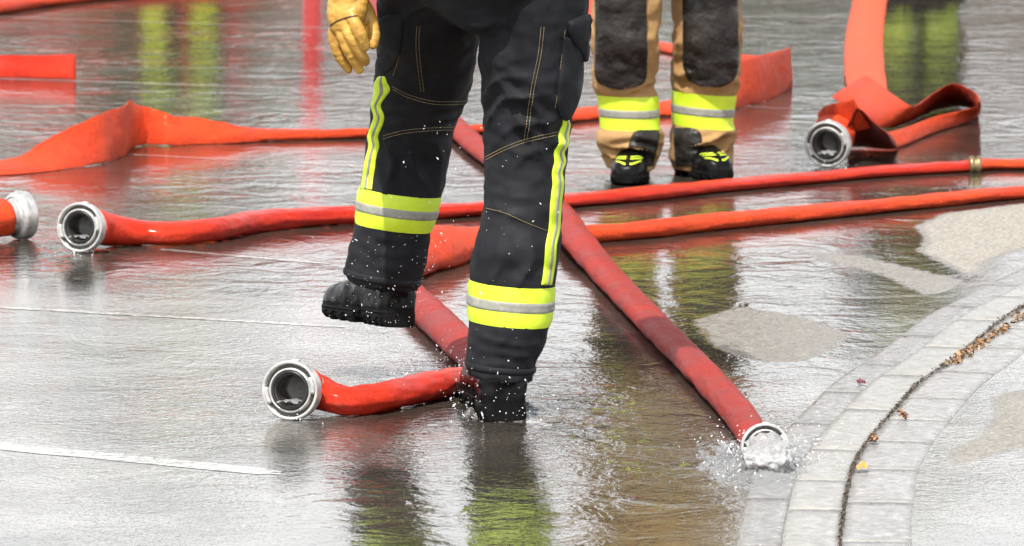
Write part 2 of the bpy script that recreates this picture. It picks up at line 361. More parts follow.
    # grain pokes through the film
    gs = nd(t, 'ShaderNodeMapRange'); gs.inputs[3].default_value = .08; gs.inputs[4].default_value = .03; L(pl.outputs[0], gs.inputs[0]); gs2 = nd(t, 'ShaderNodeMath', operation='MAXIMUM'); L(dr.outputs[0], gs2.inputs[1]); L(gs.outputs[0], gs2.inputs[0])
    b3 = nd(t, 'ShaderNodeBump', i_Distance=.0022); L(v.outputs['Distance'], b3.inputs['Height']); L(gs2.outputs[0], b3.inputs['Strength']); L(b2.outputs[0], b3.inputs['Normal'])
    L(b3.outputs[0], p.inputs['Normal'])
    return m
M_ground = ground_mat()
def stone_mat(name, c1, c2, wet=.3):
    m = simple(name, c1, c2, 35, wet, bump=.45, bscale=130, bdist=.0022, rough2=.65, detail=7)
    return m
M_st1 = stone_mat('pale_kerb_stone', (.225,.22,.20,1), (.34,.335,.305,1), .22)
M_st2 = stone_mat('damp_grey_gutter_stone', (.16,.158,.15,1), (.27,.265,.25,1), .10)
M_st3 = stone_mat('speckled_kerb_stone', (.20,.197,.185,1), (.32,.315,.295,1), .16)
def line_mat():
    m, t, p = new_mat('worn_white_road_paint'); L = t.links.new; tc = nd(t, 'ShaderNodeTexCoord')
    n = nd(t, 'ShaderNodeTexNoise', i_Scale=60, i_Detail=6, i_Roughness=.7); L(tc.outputs['Object'], n.inputs['Vector'])
    r = ramp(t, n.outputs[0], [(.40, (.16,.15,.13,1)), (.58, (.38,.375,.35,1))]); L(r.outputs[0], p.inputs['Base Color'])
    p.inputs['Roughness'].default_value = .06; p.inputs['IOR'].default_value = 1.4
    n2 = nd(t, 'ShaderNodeTexNoise', i_Scale=40, i_Detail=3); L(tc.outputs['Object'], n2.inputs['Vector'])
    b = nd(t, 'ShaderNodeBump', i_Strength=.4, i_Distance=.003); L(n2.outputs[0], b.inputs['Height']); L(b.outputs[0], p.inputs['Normal'])
    return m
M_line = line_mat()

# ------------------------------------------------------------------ ground sheet
def poly_sd(X, Y, poly):                       # signed distance, positive inside
    n = len(poly); d = np.full(X.shape, 1e9); ins = np.zeros(X.shape, bool)
    for i in range(n):
        ax, ay = poly[i]; bx, by = poly[(i+1) % n]; ex, ey = bx-ax, by-ay
        wx, wy = X-ax, Y-ay; t = np.clip((wx*ex+wy*ey)/(ex*ex+ey*ey), 0, 1)
        d = np.minimum(d, np.hypot(wx-ex*t, wy-ey*t))
        c = ((ay <= Y) & (by > Y)) | ((by <= Y) & (ay > Y))
        xi = ax + (Y-ay)/(by-ay if by != ay else 1e-9)*ex
        ins ^= c & (X < xi)
    return np.where(ins, d, -d)
DRY = [[(944,213),(1024,203),(1090,205),(1090,240),(1030,247),(1008,254),(986,262),(981,273),(962,273),(945,264),(918,252),(925,238),(915,226)],
       [(792,249),(865,257),(915,269),(962,280),(945,292),(925,295),(880,274),(812,256)],
       [(692,320),(740,307),(800,317),(850,334),(836,348),(800,362),(762,362),(715,348)],
       [(993,397),(1024,389),(1080,380),(1080,440),(1024,447),(975,461),(947,467),(950,451),(978,437),(994,417)]]
RIP = [((505,417), .35), ((768,452), .30), ((290,412), .25), ((395,384), .22), ((80,250), .2), ((627,184), .22), ((722,181), .2), ((827,166), .2)]
def ground_height(X, Y):
    q = np.stack([X.ravel()*1.0, Y.ravel()*1.0, np.zeros(X.size)], 1)
    z = .0012*noise(q*2.3).reshape(X.shape)
    for (px, py), rad in RIP:
        c = G(px, py); d = np.hypot(X-c.x, Y-c.y)
        ph = noise(q*9).reshape(X.shape)*2.2
        z = z + .0016*np.exp(-(d/rad)**2)*np.cos(d*2*math.pi/.055 + ph)
    return z
xs = np.concatenate([[-400,-120,-40,-14,-6], np.arange(-3.2, 3.21, .02), [6,14,40,120,400]])
ys = np.concatenate([[-60,-15,0,4,7], np.arange(8.4, 25.0, .026), [27,32,45,80,160,600]])
GX, GY = np.meshgrid(xs, ys)
inner = (np.abs(GX) < 3.25) & (GY > 8.3) & (GY < 25.1)
GZ = np.where(inner, ground_height(GX, GY), 0)
nx, ny = len(xs), len(ys); idx = np.arange(nx*ny).reshape(ny, nx)
F4 = np.stack([idx[:-1,:-1], idx[:-1,1:], idx[1:,1:], idx[1:,:-1]], -1).reshape(-1, 4)
me = bpy.data.meshes.new('road'); me.vertices.add(nx*ny); me.vertices.foreach_set('co', np.stack([GX, GY, GZ], -1).ravel())
me.loops.add(F4.size); me.loops.foreach_set('vertex_index', F4.ravel()); me.polygons.add(len(F4))
me.polygons.foreach_set('loop_start', np.arange(0, F4.size, 4)); me.polygons.foreach_set('use_smooth', np.ones(len(F4), bool))
me.update(calc_edges=True)
dry = np.zeros_like(GX) - .2
for poly, cap_ in zip(DRY, (.66, .50, .50, .52)):
    wp = [(G(*p).x, G(*p).y) for p in poly]
    dry = np.maximum(dry, np.clip(poly_sd(GX, GY, wp)/.05*.4 + .42, -.2, cap_))
chop = np.full(GX.shape, .25)
for (px, py), rad in RIP:
    c = G(px, py); chop = np.maximum(chop, .3 + .7*np.exp(-(np.hypot(GX-c.x, (GY-c.y)*.8)/(rad*1.4))**2))
for nm, a in (('dry', dry), ('chop', chop)):
    at = me.attributes.new(nm, 'FLOAT', 'POINT'); at.data.foreach_set('value', a.ravel().astype(np.float32))
pool = np.clip(poly_sd(GX, GY, [(G(*p).x, G(*p).y) for p in ((-900,-150),(2000,-150),(1400,180),(1024,236),(900,325),(800,385),(740,440),(725,520),(700,600),(300,640),(322,470),(345,420),(420,380),(400,335),(330,300),(160,285),(-40,292),(-900,292))])/.5+.5, 0, 1)
at = me.attributes.new('pool', 'FLOAT', 'POINT'); at.data.foreach_set('value', pool.ravel().astype(np.float32))
me.materials.append(M_ground)
road = bpy.data.objects.new('road', me); COL.objects.link(road); road['kind'] = 'structure'
def gh(x, y): return float(ground_height(np.array([[x]]), np.array([[y]]))[0, 0])

# painted lines: (pixel start, pixel end, width m)
mb = MB()
for a, b, w in (((-60,441),(281,473),.080), ((-60,304),(345,327),.036), ((160,249.5),(330,264),.030), ((-60,15),(480,33),.050),
                ((-60,76.5),(480,95),.055), ((125,154),(480,173),.030), ((-60,-40),(1080,-4),.06), ((600,96),(1060,128),.025)):
    A, B = G(*a), G(*b); n = max(2, int((B-A).length/.025)); s = Vector((0, w/2, 0)); rows = []
    for i in range(n+1):
        c = A.lerp(B, i/n); q = np.array([[c.x*7, c.y*7, 1.]]); j = float(noise(q)[0])*w*.10
        e = 1 if i < n-1 else .55
        rows.append([Vector((c.x, c.y-w/2*e+j, 0)), Vector((c.x, c.y+w/2*e+j, 0))])
    for r in rows:
        for v in r: v.z = gh(v.x, v.y) + .0008
    v, f = rings_mesh(rows, cap=False, close=False); mb.add(v, f)
o = mb.build('road_markings', M_line); o['kind'] = 'structure'

# kerb: three curved courses of stones
GAP = [(836,640),(840,546),(843,518),(848,489),(855,465),(871,440),(901,405),(921,384),(961,356),(1003,321),(1040,300),(1090,274),(1180,236)]
BL = [(780,640),(787,546),(792,518),(795,498),(809,459),(828,433),(870,384),(925,342),(957,325),(1024,290),(1060,272),(1110,250),(1210,214)]
AL = [(738,640),(744,546),(750,510),(760,478),(780,440),(800,412),(834,374),(891,330),(930,306),(1024,262),(1060,246),(1110,226),(1200,196)]
CR = [(900,640),(901,546),(905,504),(912,485),(924,461),(935,440),(965,408),(990,385),(1024,356),(1060,330),(1110,304),(1160,280),(1250,244)]
GW = [(G(*p).x, G(*p).y) for p in GAP]; GS = spline(GW, 500)
for _k in range(60): GS[1:-1] = (GS[:-2]+GS[1:-1]*2+GS[2:])/4
ARC = np.concatenate([[0], np.cumsum(np.hypot(*(GS[1:]-GS[:-1]).T))])
TAN = np.gradient(GS, axis=0); TAN /= np.linalg.norm(TAN, axis=1)[:, None]; NRM = np.stack([-TAN[:,1], TAN[:,0]], 1)   # towards the left
def kerb_pt(s_, off): return np.array([np.interp(s_, ARC, GS[:,k] + NRM[:,k]*off) for k in (0, 1)])
def course(name, o1, o2, mat, top, gap=.0007, seed=1, length=.19):
    r_ = random.Random(seed); mb = MB(); s = 0
    while s < ARC[-1]-.05:
        ln = length*r_.uniform(.75, 1.25); s2 = min(s+ln, ARC[-1]); dz = r_.uniform(-.0007, .0007); rows = []
        ts = np.linspace(s+gap, s2-gap, 9)
        for k, t_ in enumerate(ts):
            row = []
            for j in range(9):
                u = j/8; jit = .0025*float(noise(np.array([[t_*40, o1*50+j, 2.]]))[0]) if j in (0, 8) else 0
                q = kerb_pt(t_, o1+(o2-o1)*u+jit)
                z = top + dz - (.0015 if j in (0, 8) else 0) - (.0011 if k in (0, 8) else 0) + .0008*float(noise(np.array([[q[0]*30, q[1]*30, 0]]))[0])
                row.append(Vector((q[0], q[1], z)))
            rows.append([Vector((row[0].x, row[0].y, -.03))] + row + [Vector((row[-1].x, row[-1].y, -.03))])
        rows = [[Vector((v.x, v.y, -.03)) for v in rows[0]]] + rows + [[Vector((v.x, v.y, -.03)) for v in rows[-1]]]
        v, f = rings_mesh(rows, cap=False, close=False); mb.add(v, f); s = s2
    o = mb.build(name, mat, None); o['kind'] = 'structure'; return o
def shift(A, B, t): return [(a[0]+(b[0]-a[0])*t, a[1]+(b[1]-a[1])*t) for a, b in zip(A, B)]
course('gutter_stones', .178, .100, M_st2, .0032, seed=2, length=.42)
course('kerb_inner_stones', .099, .0035, M_st1, .0062, seed=3, length=.42)
course('kerb_outer_stones', -.0035, -.122, M_st3, .0045, seed=4, length=.34)

# ------------------------------------------------------------------ litter in the joint
def leafbits(name, pts, mat, label, cat, size=.006, n=300, spread=.012, seed=1, kind='stuff'):
    r_ = random.Random(seed); mb = MB()
    for i in range(n):
        t = r_.random()*(len(pts)-1); k = int(t); f = t-k
        p = pts[k]; q = pts[min(k+1, len(pts)-1)]
        c = Vector(((p[0]*(1-f)+q[0]*f)+r_.gauss(0, spread), (p[1]*(1-f)+q[1]*f)+r_.gauss(0, spread*1.5), .004+abs(r_.gauss(0, .004))))
        M = Matrix.Translation(c) @ Euler((r_.uniform(-.9,.9), r_.uniform(-.9,.9), r_.uniform(0,6.3))).to_matrix().to_4x4()
        a = size*r_.uniform(.5,1.6); b = a*r_.uniform(.3,.7)
        mb.add([(-a,0,0),(-a*.3,b,.001),(a*.5,b*.8,.002),(a,0,0),(a*.4,-b,.001),(-a*.4,-b*.9,.0015)], [(0,1,2,3,4,5)], M)
    o = mb.build(name, mat, None, False)
    return tag(o, label, cat, None, kind)
def litter_mat():
    m, t, p = new_mat('leaf_litter'); g = nd(t, 'ShaderNodeNewGeometry')
    r = ramp(t, g.outputs['Random Per Island'], [(0, (.05,.03,.018,1)), (.35, (.16,.10,.05,1)), (.6, (.30,.19,.09,1)), (.85, (.45,.20,.06,1)), (1, (.5,.42,.28,1))])
    t.links.new(r.outputs[0], p.inputs['Base Color']); p.inputs['Roughness'].default_value = .6; return m
M_litter = litter_mat()
M_grit = simple('dark_grit', (.035,.025,.018,1), (.13,.095,.065,1), 200, .6)
gapw = [tuple(p) for p in GS[::6]]
leafbits('joint_litter', gapw[2:], M_grit, 'dark brown grit packed in the open joint between kerb courses', 'grit', .0028, 1800, .0016, 4)
far = [(G(*p).x, G(*p).y) for p in ((950,368),(975,350),(1000,334),(1030,314),(1070,292))]
leafbits('drifted_litter', far, M_litter, 'drift of straw brown leaf bits along the far curve of the kerb joint', 'leaf litter', .006, 330, .008, 9)
def leaf(px, py, name, label, mat, size, n=9, seed=1, cat='leaf', heap=.006):
    r_ = random.Random(seed); c0 = G(px, py); root = mb = MB()
    for i in range(n):
        c = c0 + Vector((r_.gauss(0, size*.6), r_.gauss(0, size*1.0), .010+abs(r_.gauss(0, heap))))
        M = Matrix.Translation(c) @ Euler((r_.uniform(-.9,.9), r_.uniform(-.9,.9), r_.uniform(0,6.3))).to_matrix().to_4x4()
        a = size*r_.uniform(.5,1.0); b = a*r_.uniform(.4,.7)
        mb.add([(-a,0,0),(-a*.3,b,a*.15),(a*.5,b*.8,a*.2),(a,0,0),(a*.4,-b,a*.1),(-a*.4,-b*.9,a*.2)], [(0,1,2,3,4,5)], M)
    return tag(mb.build(name, mat, None, False), label, cat)
M_amber = simple('amber_leaf', (.42,.19,.02,1), (.62,.34,.06,1), 60, .35, coat=.3)
M_brownl = simple('wet_brown_leaf', (.12,.05,.025,1), (.36,.17,.06,1), 60, .4, coat=.3)
# curled yellow leaf
c = G(862, 474); lv = []; rows = []
for i in range(9):
    u = -1+2*i/8; row = []
    for j in range(9):
        w = -1+2*j/8; wd = .0125*math.sqrt(max(0, 1-u*u*.8))
        row.append(c+Vector((w*wd, u*.020, .012+.010*(1-w*w)*(1-.5*u*u)+.003*math.sin(4*w+u*3))))
    rows.append(row)
v, f = rings_mesh(rows, cap=False, close=False); tag(mk('yellow_leaf', v, f, M_amber), 'curled amber yellow leaf lying beside the dark joint of the kerb', 'leaf')
leaf(904, 423, 'leaf_clump', 'small orange brown leaf clump on the outer kerb stones, farther from the joint', M_brownl, .007, 26, 3, 'leaf clump')
leaf(873, 446, 'leaf_clump', 'dark reddish brown leaf clump against the joint just above the yellow leaf', M_brownl, .006, 50, 4, 'leaf clump')
leaf(861, 387, 'leaf_clump', 'thin dark red streak of petals on the gutter stones by the pale course', simple('dark_petal', (.10,.02,.03,1), (.2,.05,.05,1), 60, .5), .005, 24, 5, 'leaf clump', .002)

# ------------------------------------------------------------------ hoses
def tube(name, st, mat, parent, seed=0, nseg=40, step=.009, wob=.0025, pinch=.5):
    """st: (x,y,z,w,h,roll deg) world stations; flattened woven hose"""
    A = np.array(st, float); L = sum(np.linalg.norm(A[i+1,:3]-A[i,:3]) for i in range(len(A)-1)); n = max(20, int(L/step))
    S_ = chordal(A, n*3); d = np.concatenate([[0], np.cumsum(np.linalg.norm(S_[1:,:3]-S_[:-1,:3], axis=1))])
    tt = np.linspace(0, d[-1], n); S_ = np.stack([np.interp(tt, d, S_[:,k]) for k in range(6)], 1)
    rings = []; uvs = []
    cum = np.linspace(0, L, n)
    for k in range(n):
        p = Vector(S_[k,:3]); T = Vector(S_[min(k+1,n-1),:3]-S_[max(k-1,0),:3]).normalized()
        w, h, roll = S_[k,3], S_[k,4], R(S_[k,5])
        Sd = Vector((0,0,1)).cross(T); Sd = Sd.normalized() if Sd.length > .05 else Vector((1,0,0)); N = T.cross(Sd).normalized()
        U = Sd*math.cos(roll)+N*math.sin(roll); V = -Sd*math.sin(roll)+N*math.cos(roll); row = []
        for i in range(nseg):
            a = 2*math.pi*i/nseg; ca, sa = math.cos(a), math.sin(a)
            e = .8 if h < w*.7 else 1.0
            x = w/2*math.copysign(abs(ca)**e, ca); y = h/2*math.copysign(abs(sa)**1.0, sa)
            row.append((p + U*x + V*y, (p, a)))
        rings.append(row)
    V0 = np.array([list(q[0]) for r in rings for q in r]); C0 = np.array([list(q[1][0]) for r in rings for q in r])
    dirn = V0-C0; dirn /= np.maximum(np.linalg.norm(dirn, axis=1)[:, None], 1e-6)
    al = np.repeat(cum, nseg); an = np.tile(2*np.pi*np.arange(nseg)/nseg, n)
    q = np.stack([al*6+seed*9, np.cos(an)*1.1, np.sin(an)*1.1], 1)
    disp = wob*fbm(q, 3) + wob*.6*noise(np.stack([al*28+seed*5, np.cos(an)*2, np.sin(an)*2], 1))
    V0 = V0 + dirn*disp[:, None]
    V0[:, 2] = np.maximum(V0[:, 2], -.004)
    rr = [[Vector(V0[k*nseg+i]) for i in range(nseg)] for k in range(n)]
    v, f = rings_mesh(rr); o = mk(name, v, f, mat, parent)
    uv = o.data.uv_layers.new(name='UVMap'); li = np.empty(len(o.data.loops), int); o.data.loops.foreach_get('vertex_index', li)
    vv = np.zeros((len(v), 2)); vv[:len(al), 0] = al; vv[:len(al), 1] = an/(2*np.pi)*.26
    uv.data.foreach_set('uv', vv[li].ravel()); return o
def chordal(A, n):                             # smooth curve without overshoot on short spans
    seg = np.maximum(np.linalg.norm(A[1:,:3]-A[:-1,:3], axis=1), 1e-4); t = np.concatenate([[0], np.cumsum(seg)])
    d = (A[1:]-A[:-1])/seg[:, None]; m_ = np.empty_like(A); m_[0] = d[0]; m_[-1] = d[-1]
    m_[1:-1] = (d[:-1]*seg[1:, None]+d[1:]*seg[:-1, None])/(seg[1:]+seg[:-1])[:, None]
    q = np.linspace(0, t[-1], n); i = np.clip(np.searchsorted(t, q)-1, 0, len(A)-2); h = seg[i][:, None]; u = ((q-t[i])/seg[i])[:, None]
    return (2*u**3-3*u**2+1)*A[i]+(u**3-2*u**2+u)*h*m_[i]+(-2*u**3+3*u**2)*A[i+1]+(u**3-u**2)*h*m_[i+1]
def ribbon(name, rows, mat, parent, thick=.012, seed=0, wob=.002):
    """flat hose by its two edges: ((px,py,z),(px,py,z)) per station"""
    A = np.array([list(G(*a))+list(G(*b)) for a, b in rows]); S_ = spline(A, len(rows)*14); n = len(S_); rings = []; al = 0; us = []
    for k in range(n):
        a, b = Vector(S_[k,:3]), Vector(S_[k,3:]); c = (a+b)/2
        k0, k1 = max(k-1, 0), min(k+1, n-1); T = (Vector(S_[k1,:3]+S_[k1,3:])-Vector(S_[k0,:3]+S_[k0,3:])).normalized()
        U = (a-b)/2; Nn = U.cross(T).normalized(); w = U.length; row = []
        for i in range(40):
            t = 2*math.pi*i/40; ca, sa = math.cos(t), math.sin(t)
            x = math.copysign(abs(ca)**.8, ca); row.append(c + U*x + Nn*(thick/2*sa + wob*float(noise(np.array([[k*.13+seed*7, ca*1.3, 1.]]))[0])))
        for p_ in row: p_.z = max(p_.z, -.003)
        rings.append(row); us.append(al); al += (Vector(S_[k1,:3])-Vector(S_[k,:3])).length
    v, f = rings_mesh(rings); o = mk(name, v, f, mat, parent)
    uv = o.data.uv_layers.new(name='UVMap'); li = np.empty(len(o.data.loops), int); o.data.loops.foreach_get('vertex_index', li)
    vv = np.zeros((len(v), 2)); vv[:n*40, 0] = np.repeat(us, 40); vv[:n*40, 1] = np.tile(np.arange(40)/40*.26, n)
    uv.data.foreach_set('uv', vv[li].ravel()); return o
def wst(rows):                                 # (px, py, w, h, roll): world stations, lowest edge on the ground
    out = []
    for r in rows:
        px, py, w, h, roll = r[:5]; a = R(roll); z = math.hypot(w/2*math.sin(a), h/2*math.cos(a)) + (r[5] if len(r) > 5 else 0)
        p = G(px, py, z); out.append((p.x, p.y, p.z, w, h, roll))
    return out
def coupling(root, centre, direction, rad, spin=0, tilt=0, water=False):
    """claw coupling, local +Z is the mouth"""
    k = rad/.058; D = Vector(direction).normalized(); q = D.to_track_quat('Z', 'Y')
    M = Matrix.Translation(centre) @ q.to_matrix().to_4x4() @ Matrix.Rotation(spin, 4, 'Z') @ Matrix.Scale(k, 4)
    def notch(r, z, a):
        if r > .0435 and z > -.012:
            for c0 in (.62, .62+math.pi):
                dd = (a-c0+math.pi) % (2*math.pi)-math.pi
                if abs(dd) < .13 and r < .0535: return r, min(z, -.013)
        return r, z
    prof = [(.047,-.036),(.053,-.034),(.0565,-.028),(.0575,-.024),(.0565,-.021),(.0572,-.012),(.0582,-.004),(.0578,-.001),(.0565,.0006),(.0535,.0008),(.0520,-.0005),(.0515,-.003),(.0512,-.0175),(.0505,-.0185),(.0445,-.0185),(.0438,-.0175),(.0436,-.002),(.043,-.0008),(.0405,-.0004),(.0392,-.0014),(.0388,-.009),(.0385,-.02)]
    mb = MB(); v, f = lathe(prof, 96, notch); mb.add(v, f, M)
    body = mb.build('coupling', M_alu, root)
    mb = MB(); v, f = lathe([(.0515,-.0135),(.0500,-.0145),(.0460,-.0145),(.0436,-.0135)], 72); mb.add(v, f, M); sub(mb.build('groove_shade', M_groove, root), body)  # dark ring added on the groove floor to stand for its shade
    # two claws
    for c0 in (.25, .25+math.pi):
        mb = MB(); ring = []
        for i in range(13):
            a = c0 - .62 + .62*2*i/12*.55
            ca, sa = math.cos(a), math.sin(a)
            e = .0018 if i in (0, 12) else 0
            ring.append([Vector((r*ca, r*sa, z)) for r, z in ((.0438+e,-.016),(.0438+e,.0028-e),(.0450,.0040-e),(.0510,.0040-e),(.0524-e,.0025-e),(.0524-e,-.016))])
        v, f = rings_mesh(ring); mb.add(v, f, M); sub(mb.build('claw', M_alu, root), body)
    # outer grip lugs
    for c0 in (1.2, 1.2+math.pi):
        v, f = box((.0572*math.cos(c0), .0572*math.sin(c0), -.018), (.006,.014,.012), Matrix.Rotation(c0, 3, 'Z')); mb = MB(); mb.add(v, f, M)
        o = mb.build('grip_lug', M_alu, root); bv = o.modifiers.new('b', 'BEVEL'); bv.width = .0015*k; bv.segments = 3; sub(o, body)
    mb = MB(); v, f = lathe([(.0390,-.016),(.0388,-.003),(.0375,.0002),(.0345,.0004),(.0330,-.001),(.0325,-.005),(.0328,-.016)], 72); mb.add(v, f, M)
    sub(mb.build('gasket', M_rub, root), body)
    mb = MB(); v, f = lathe([(.0330,-.004),(.0322,-.0035),(.0312,-.004),(.0306,-.008),(.0300,-.030),(.0295,-.050),(.020,-.0535),(.001,-.054)], 72); mb.add(v, f, M)
    sub(mb.build('bore', M_bore, root), body)
    mb = MB(); v, f = lathe([(.046,-.034),(.040,-.037),(.0385,-.042),(.0395,-.044),(.0385,-.047),(.0375,-.060),(.037,-.085)], 72); mb.add(v, f, M)
    sub(mb.build('hose_tail', M_alu, root), body)
    mb = MB()
    prof = []
    for i in range(6):
        z = -.056-.004*i; prof += [(.0402, z), (.0418, z-.001), (.0418, z-.003), (.0402, z-.004)]
    v, f = lathe([(.0395, -.0555)]+prof+[(.0395, -.082)], 72); mb.add(v, f, M); sub(mb.build('binding', M_wire, root), body)
    if water:                                   # trickle lying in the bore and dripping over the lip
        rws = []
        for i in range(12):
            z = -.045+.062*i/11; row = []
            for j in range(9):
                u = -1+2*j/8; a = -math.pi/2+u*.75
                lift = .010*(1-u*u)+.003*math.sin(7*u+i)
                rr = .0300-lift
                row.append((rr*math.cos(a), rr*math.sin(a), z))
            rws.append(row)
        rot = Matrix.Rotation(-spin, 4, 'Z'); v, f = rings_mesh([[Vector(p) for p in r] for r in rws], cap=False, close=False)
        mb = MB(); mb.add(v, f, M @ rot); sub(mb.build('water_trickle', M_foam, root), body)
    return M, k
def hose_thing(loc, label): return empty('fire_hose', loc, label, 'fire hose', 'red fire hoses lying on the wet road')
def back(M, k, dist=.062):                     # point behind the mouth
    return M @ Vector((0, 0, -dist))

# A: left coupling hose running right across the picture
g0 = G(95, 245, 0); h1 = hose_thing(g0, 'long red hose from the open coupling at mid left to the right edge')
Ra = .062; MA, kA = coupling(h1, G(79, 227.5, .064), (-.36, -.92, .08), Ra, spin=.25, water=True)
t0 = back(MA, kA, .060); t1 = back(MA, kA, .095)
st = [(t0.x, t0.y, t0.z, .097, .097, 0), (t1.x, t1.y, t1.z-.002, .096, .090, 0)]
st += wst([(126,231.5,.090,.072,0),(145,233.0,.087,.062,0),(165,233.5,.084,.060,0),(200,231,.080,.058,-8),(256,221.5,.076,.052,5),(310,217,.076,.048,0),(370,214,.078,.044,0),(440,211,.080,.036,0),(500,207,.082,.034,0),
           (570,200.5,.084,.034,0),(640,194,.084,.036,0),(700,187.5,.084,.032,0),(800,178.5,.084,.030,0),(900,170,.084,.029,0),(966,166,.08,.030,0)])
tube('hose_jacket', st, M_hose_wet, h1, 1)
st = wst([(968,165.8,.082,.030,0),(985,164.5,.082,.028,0),(1024,164,.084,.028,0),(1100,162,.084,.028,0)])
tube('hose_jacket', st, M_hose, h1, 2)
p = G(975, 165.2, .02); mb = MB()
v, f = lathe([(.012,-.014),(.019,-.013),(.022,-.006),(.018,-.003),(.018,.003),(.022,.006),(.019,.013),(.012,.014)], 32); mb.add(v, f, Matrix.Translation(p) @ Matrix.Rotation(R(90), 4, 'Y') @ Matrix.Scale(1.25, 4)); mb.build('brass_clasp', simple('tarnished_brass', (.20,.13,.06,1), (.36,.26,.13,1), 50, .4, metal=.7), h1)

# B: stub at the left edge, coupling facing right and away
g0 = G(10, 235); h2 = hose_thing(g0, 'red hose stub with aluminium coupling turned away, cut by the left picture edge')
MBm, kB = coupling(h2, G(25, 216, .062) + Vector((0, .03, 0)), (.80, .60, .04), .061, spin=.3)
t0 = back(MBm, kB, .058); t1 = back(MBm, kB, .10)
tube('hose_jacket', [(t0.x, t0.y, t0.z, .096, .096, 0), (t1.x, t1.y, t1.z-.002, .096, .09, 0)] + wst([(-25,222,.09,.066,0),(-70,226,.09,.06,0),(-130,226,.09,.06,0)]), M_hose, h2, 3)

# C: second long hose, behind the leg, kinks at the boot and comes back to the lower coupling
g0 = G(300, 415); h3 = hose_thing(g0, 'red hose from the lower front coupling, folded at the standing boot')
MC, kC = coupling(h3, G(289.5, 390.5, .060), (-.33, -.93, .07), .0595, spin=.28, water=True)
t0 = back(MC, kC, .060); t1 = back(MC, kC, .095)
st = [(t0.x, t0.y, t0.z, .088, .088, 0), (t1.x, t1.y, t1.z-.005, .086, .076, 0)]
st += wst([(345,401,.080,.058,-8),(370,398.5,.078,.058,0),(400,393,.078,.056,5),(430,386,.080,.056,0),(455,380,.082,.050,0),(474,377,.09,.042,0),(488,371,.10,.030,0)])
tube('hose_jacket', st, M_hose_wet, h3, 4, wob=.0035)
st = wst([(488,369,.10,.028,0),(472,352,.092,.044,-8),(455,338,.084,.052,-8),(436,320,.082,.052,-8),(416,300,.080,.050,-5),(402,286,.080,.050,0),(396,272,.08,.050,0),(404,262,.08,.055,10),(418,257,.085,.062,35)])
tube('hose_jacket', st, M_hose_dark, h3, 5, wob=.002)
st = wst([(406,266,.085,.060,30),(420,256,.10,.066,40),(438,248,.115,.064,50),(458,243,.11,.056,40),(480,239,.09,.050,20),(520,237,.085,.044,0),(580,234.5,.084,.040,0),(640,229.5,.084,.042,0),(720,221,.084,.040,0),(800,213.5,.084,.037,0),(900,203.5,.084,.034,0),(960,197.5,.084,.032,0),(1024,191.5,.084,.031,0),(1120,183,.084,.031,0)])
tube('hose_jacket', st, M_hose, h3, 6, wob=.003)

# D: diagonal hose gushing water at the kerb
g0 = G(765, 462); h4 = hose_thing(g0, 'dull red diagonal hose whose coupling gushes water beside the kerb')
MD, kD = coupling(h4, G(765.5, 447.5, .040), (.06, -1, .10), .0455, spin=.35)
t0 = back(MD, kD, .050); t1 = back(MD, kD, .085)
st = [(t0.x, t0.y, t0.z, .068, .068, 0), (t1.x, t1.y, t1.z-.004, .066, .050, 0)]
st += wst([(750,430,.064,.046,0),(736,410,.069,.044,0),(718,390,.072,.042,0),(692,362,.074,.042,0),(660,330,.076,.042,0),(630,299,.078,.042,0),(600,267,.080,.042,0),(577,239,.084,.046,0,.012),(563,219,.084,.046,0,.012),(540,196,.084,.042,0),
          (505,167,.080,.040,0),(480,149,.080,.040,0),(462,133,.080,.040,0),(440,110,.08,.04,0),(415,75,.08,.04,0),(390,40,.08,.04,0),(377,12,.08,.04,0),(368,-40,.08,.04,0)])
tube('hose_jacket', st, M_hose_dark, h4, 7, wob=.002)

# E: flat hose twisted onto its edge, upper left, to the folded end behind the second firefighter
g0 = G(125, 155); h5 = hose_thing(g0, 'flat orange red hose twisted up on its edge at upper left')
st = wst([(-90,173,.125,.014,3),(-30,170,.125,.014,8),(0,168.2,.125,.014,12),(33,164,.125,.014,16),(60,154,.128,.013,36),(80,147,.130,.013,52),(100,140,.135,.013,74),(113,135,.140,.013,84),(122,132,.144,.013,88),(127,128,.146,.014,90),(133,124.5,.134,.013,84),
          (148,126,.112,.014,74),(167,130,.100,.016,62),(200,131,.094,.018,50),(233,134,.078,.022,40),(256,135,.07,.026,25),(300,134.5,.07,.028,10),(370,133,.07,.028,0),(440,131,.075,.028,0),(500,127,.08,.028,0),(560,117,.085,.03,8),(600,113,.088,.03,12),(660,110,.09,.026,15),
          (690,105,.10,.022,32),(715,95,.12,.018,62),(740,84,.145,.014,84),(765,78,.145,.012,88),(782,72,.140,.012,90),(789,68,.138,.014,90)])
tube('hose_jacket', st, M_hose, h5, 8, wob=.004)
st = wst([(790,68.5,.132,.016,90),(784,69,.125,.014,92),(765,70,.105,.014,98),(735,66,.09,.016,115),(700,54,.085,.024,150),(665,47,.08,.026,175),(630,42,.08,.026,180),(604,30,.08,.028,180),(592,12,.08,.028,180),(588,-40,.08,.028,180)])
tube('hose_jacket', st, M_hose, h5, 9, wob=.003)

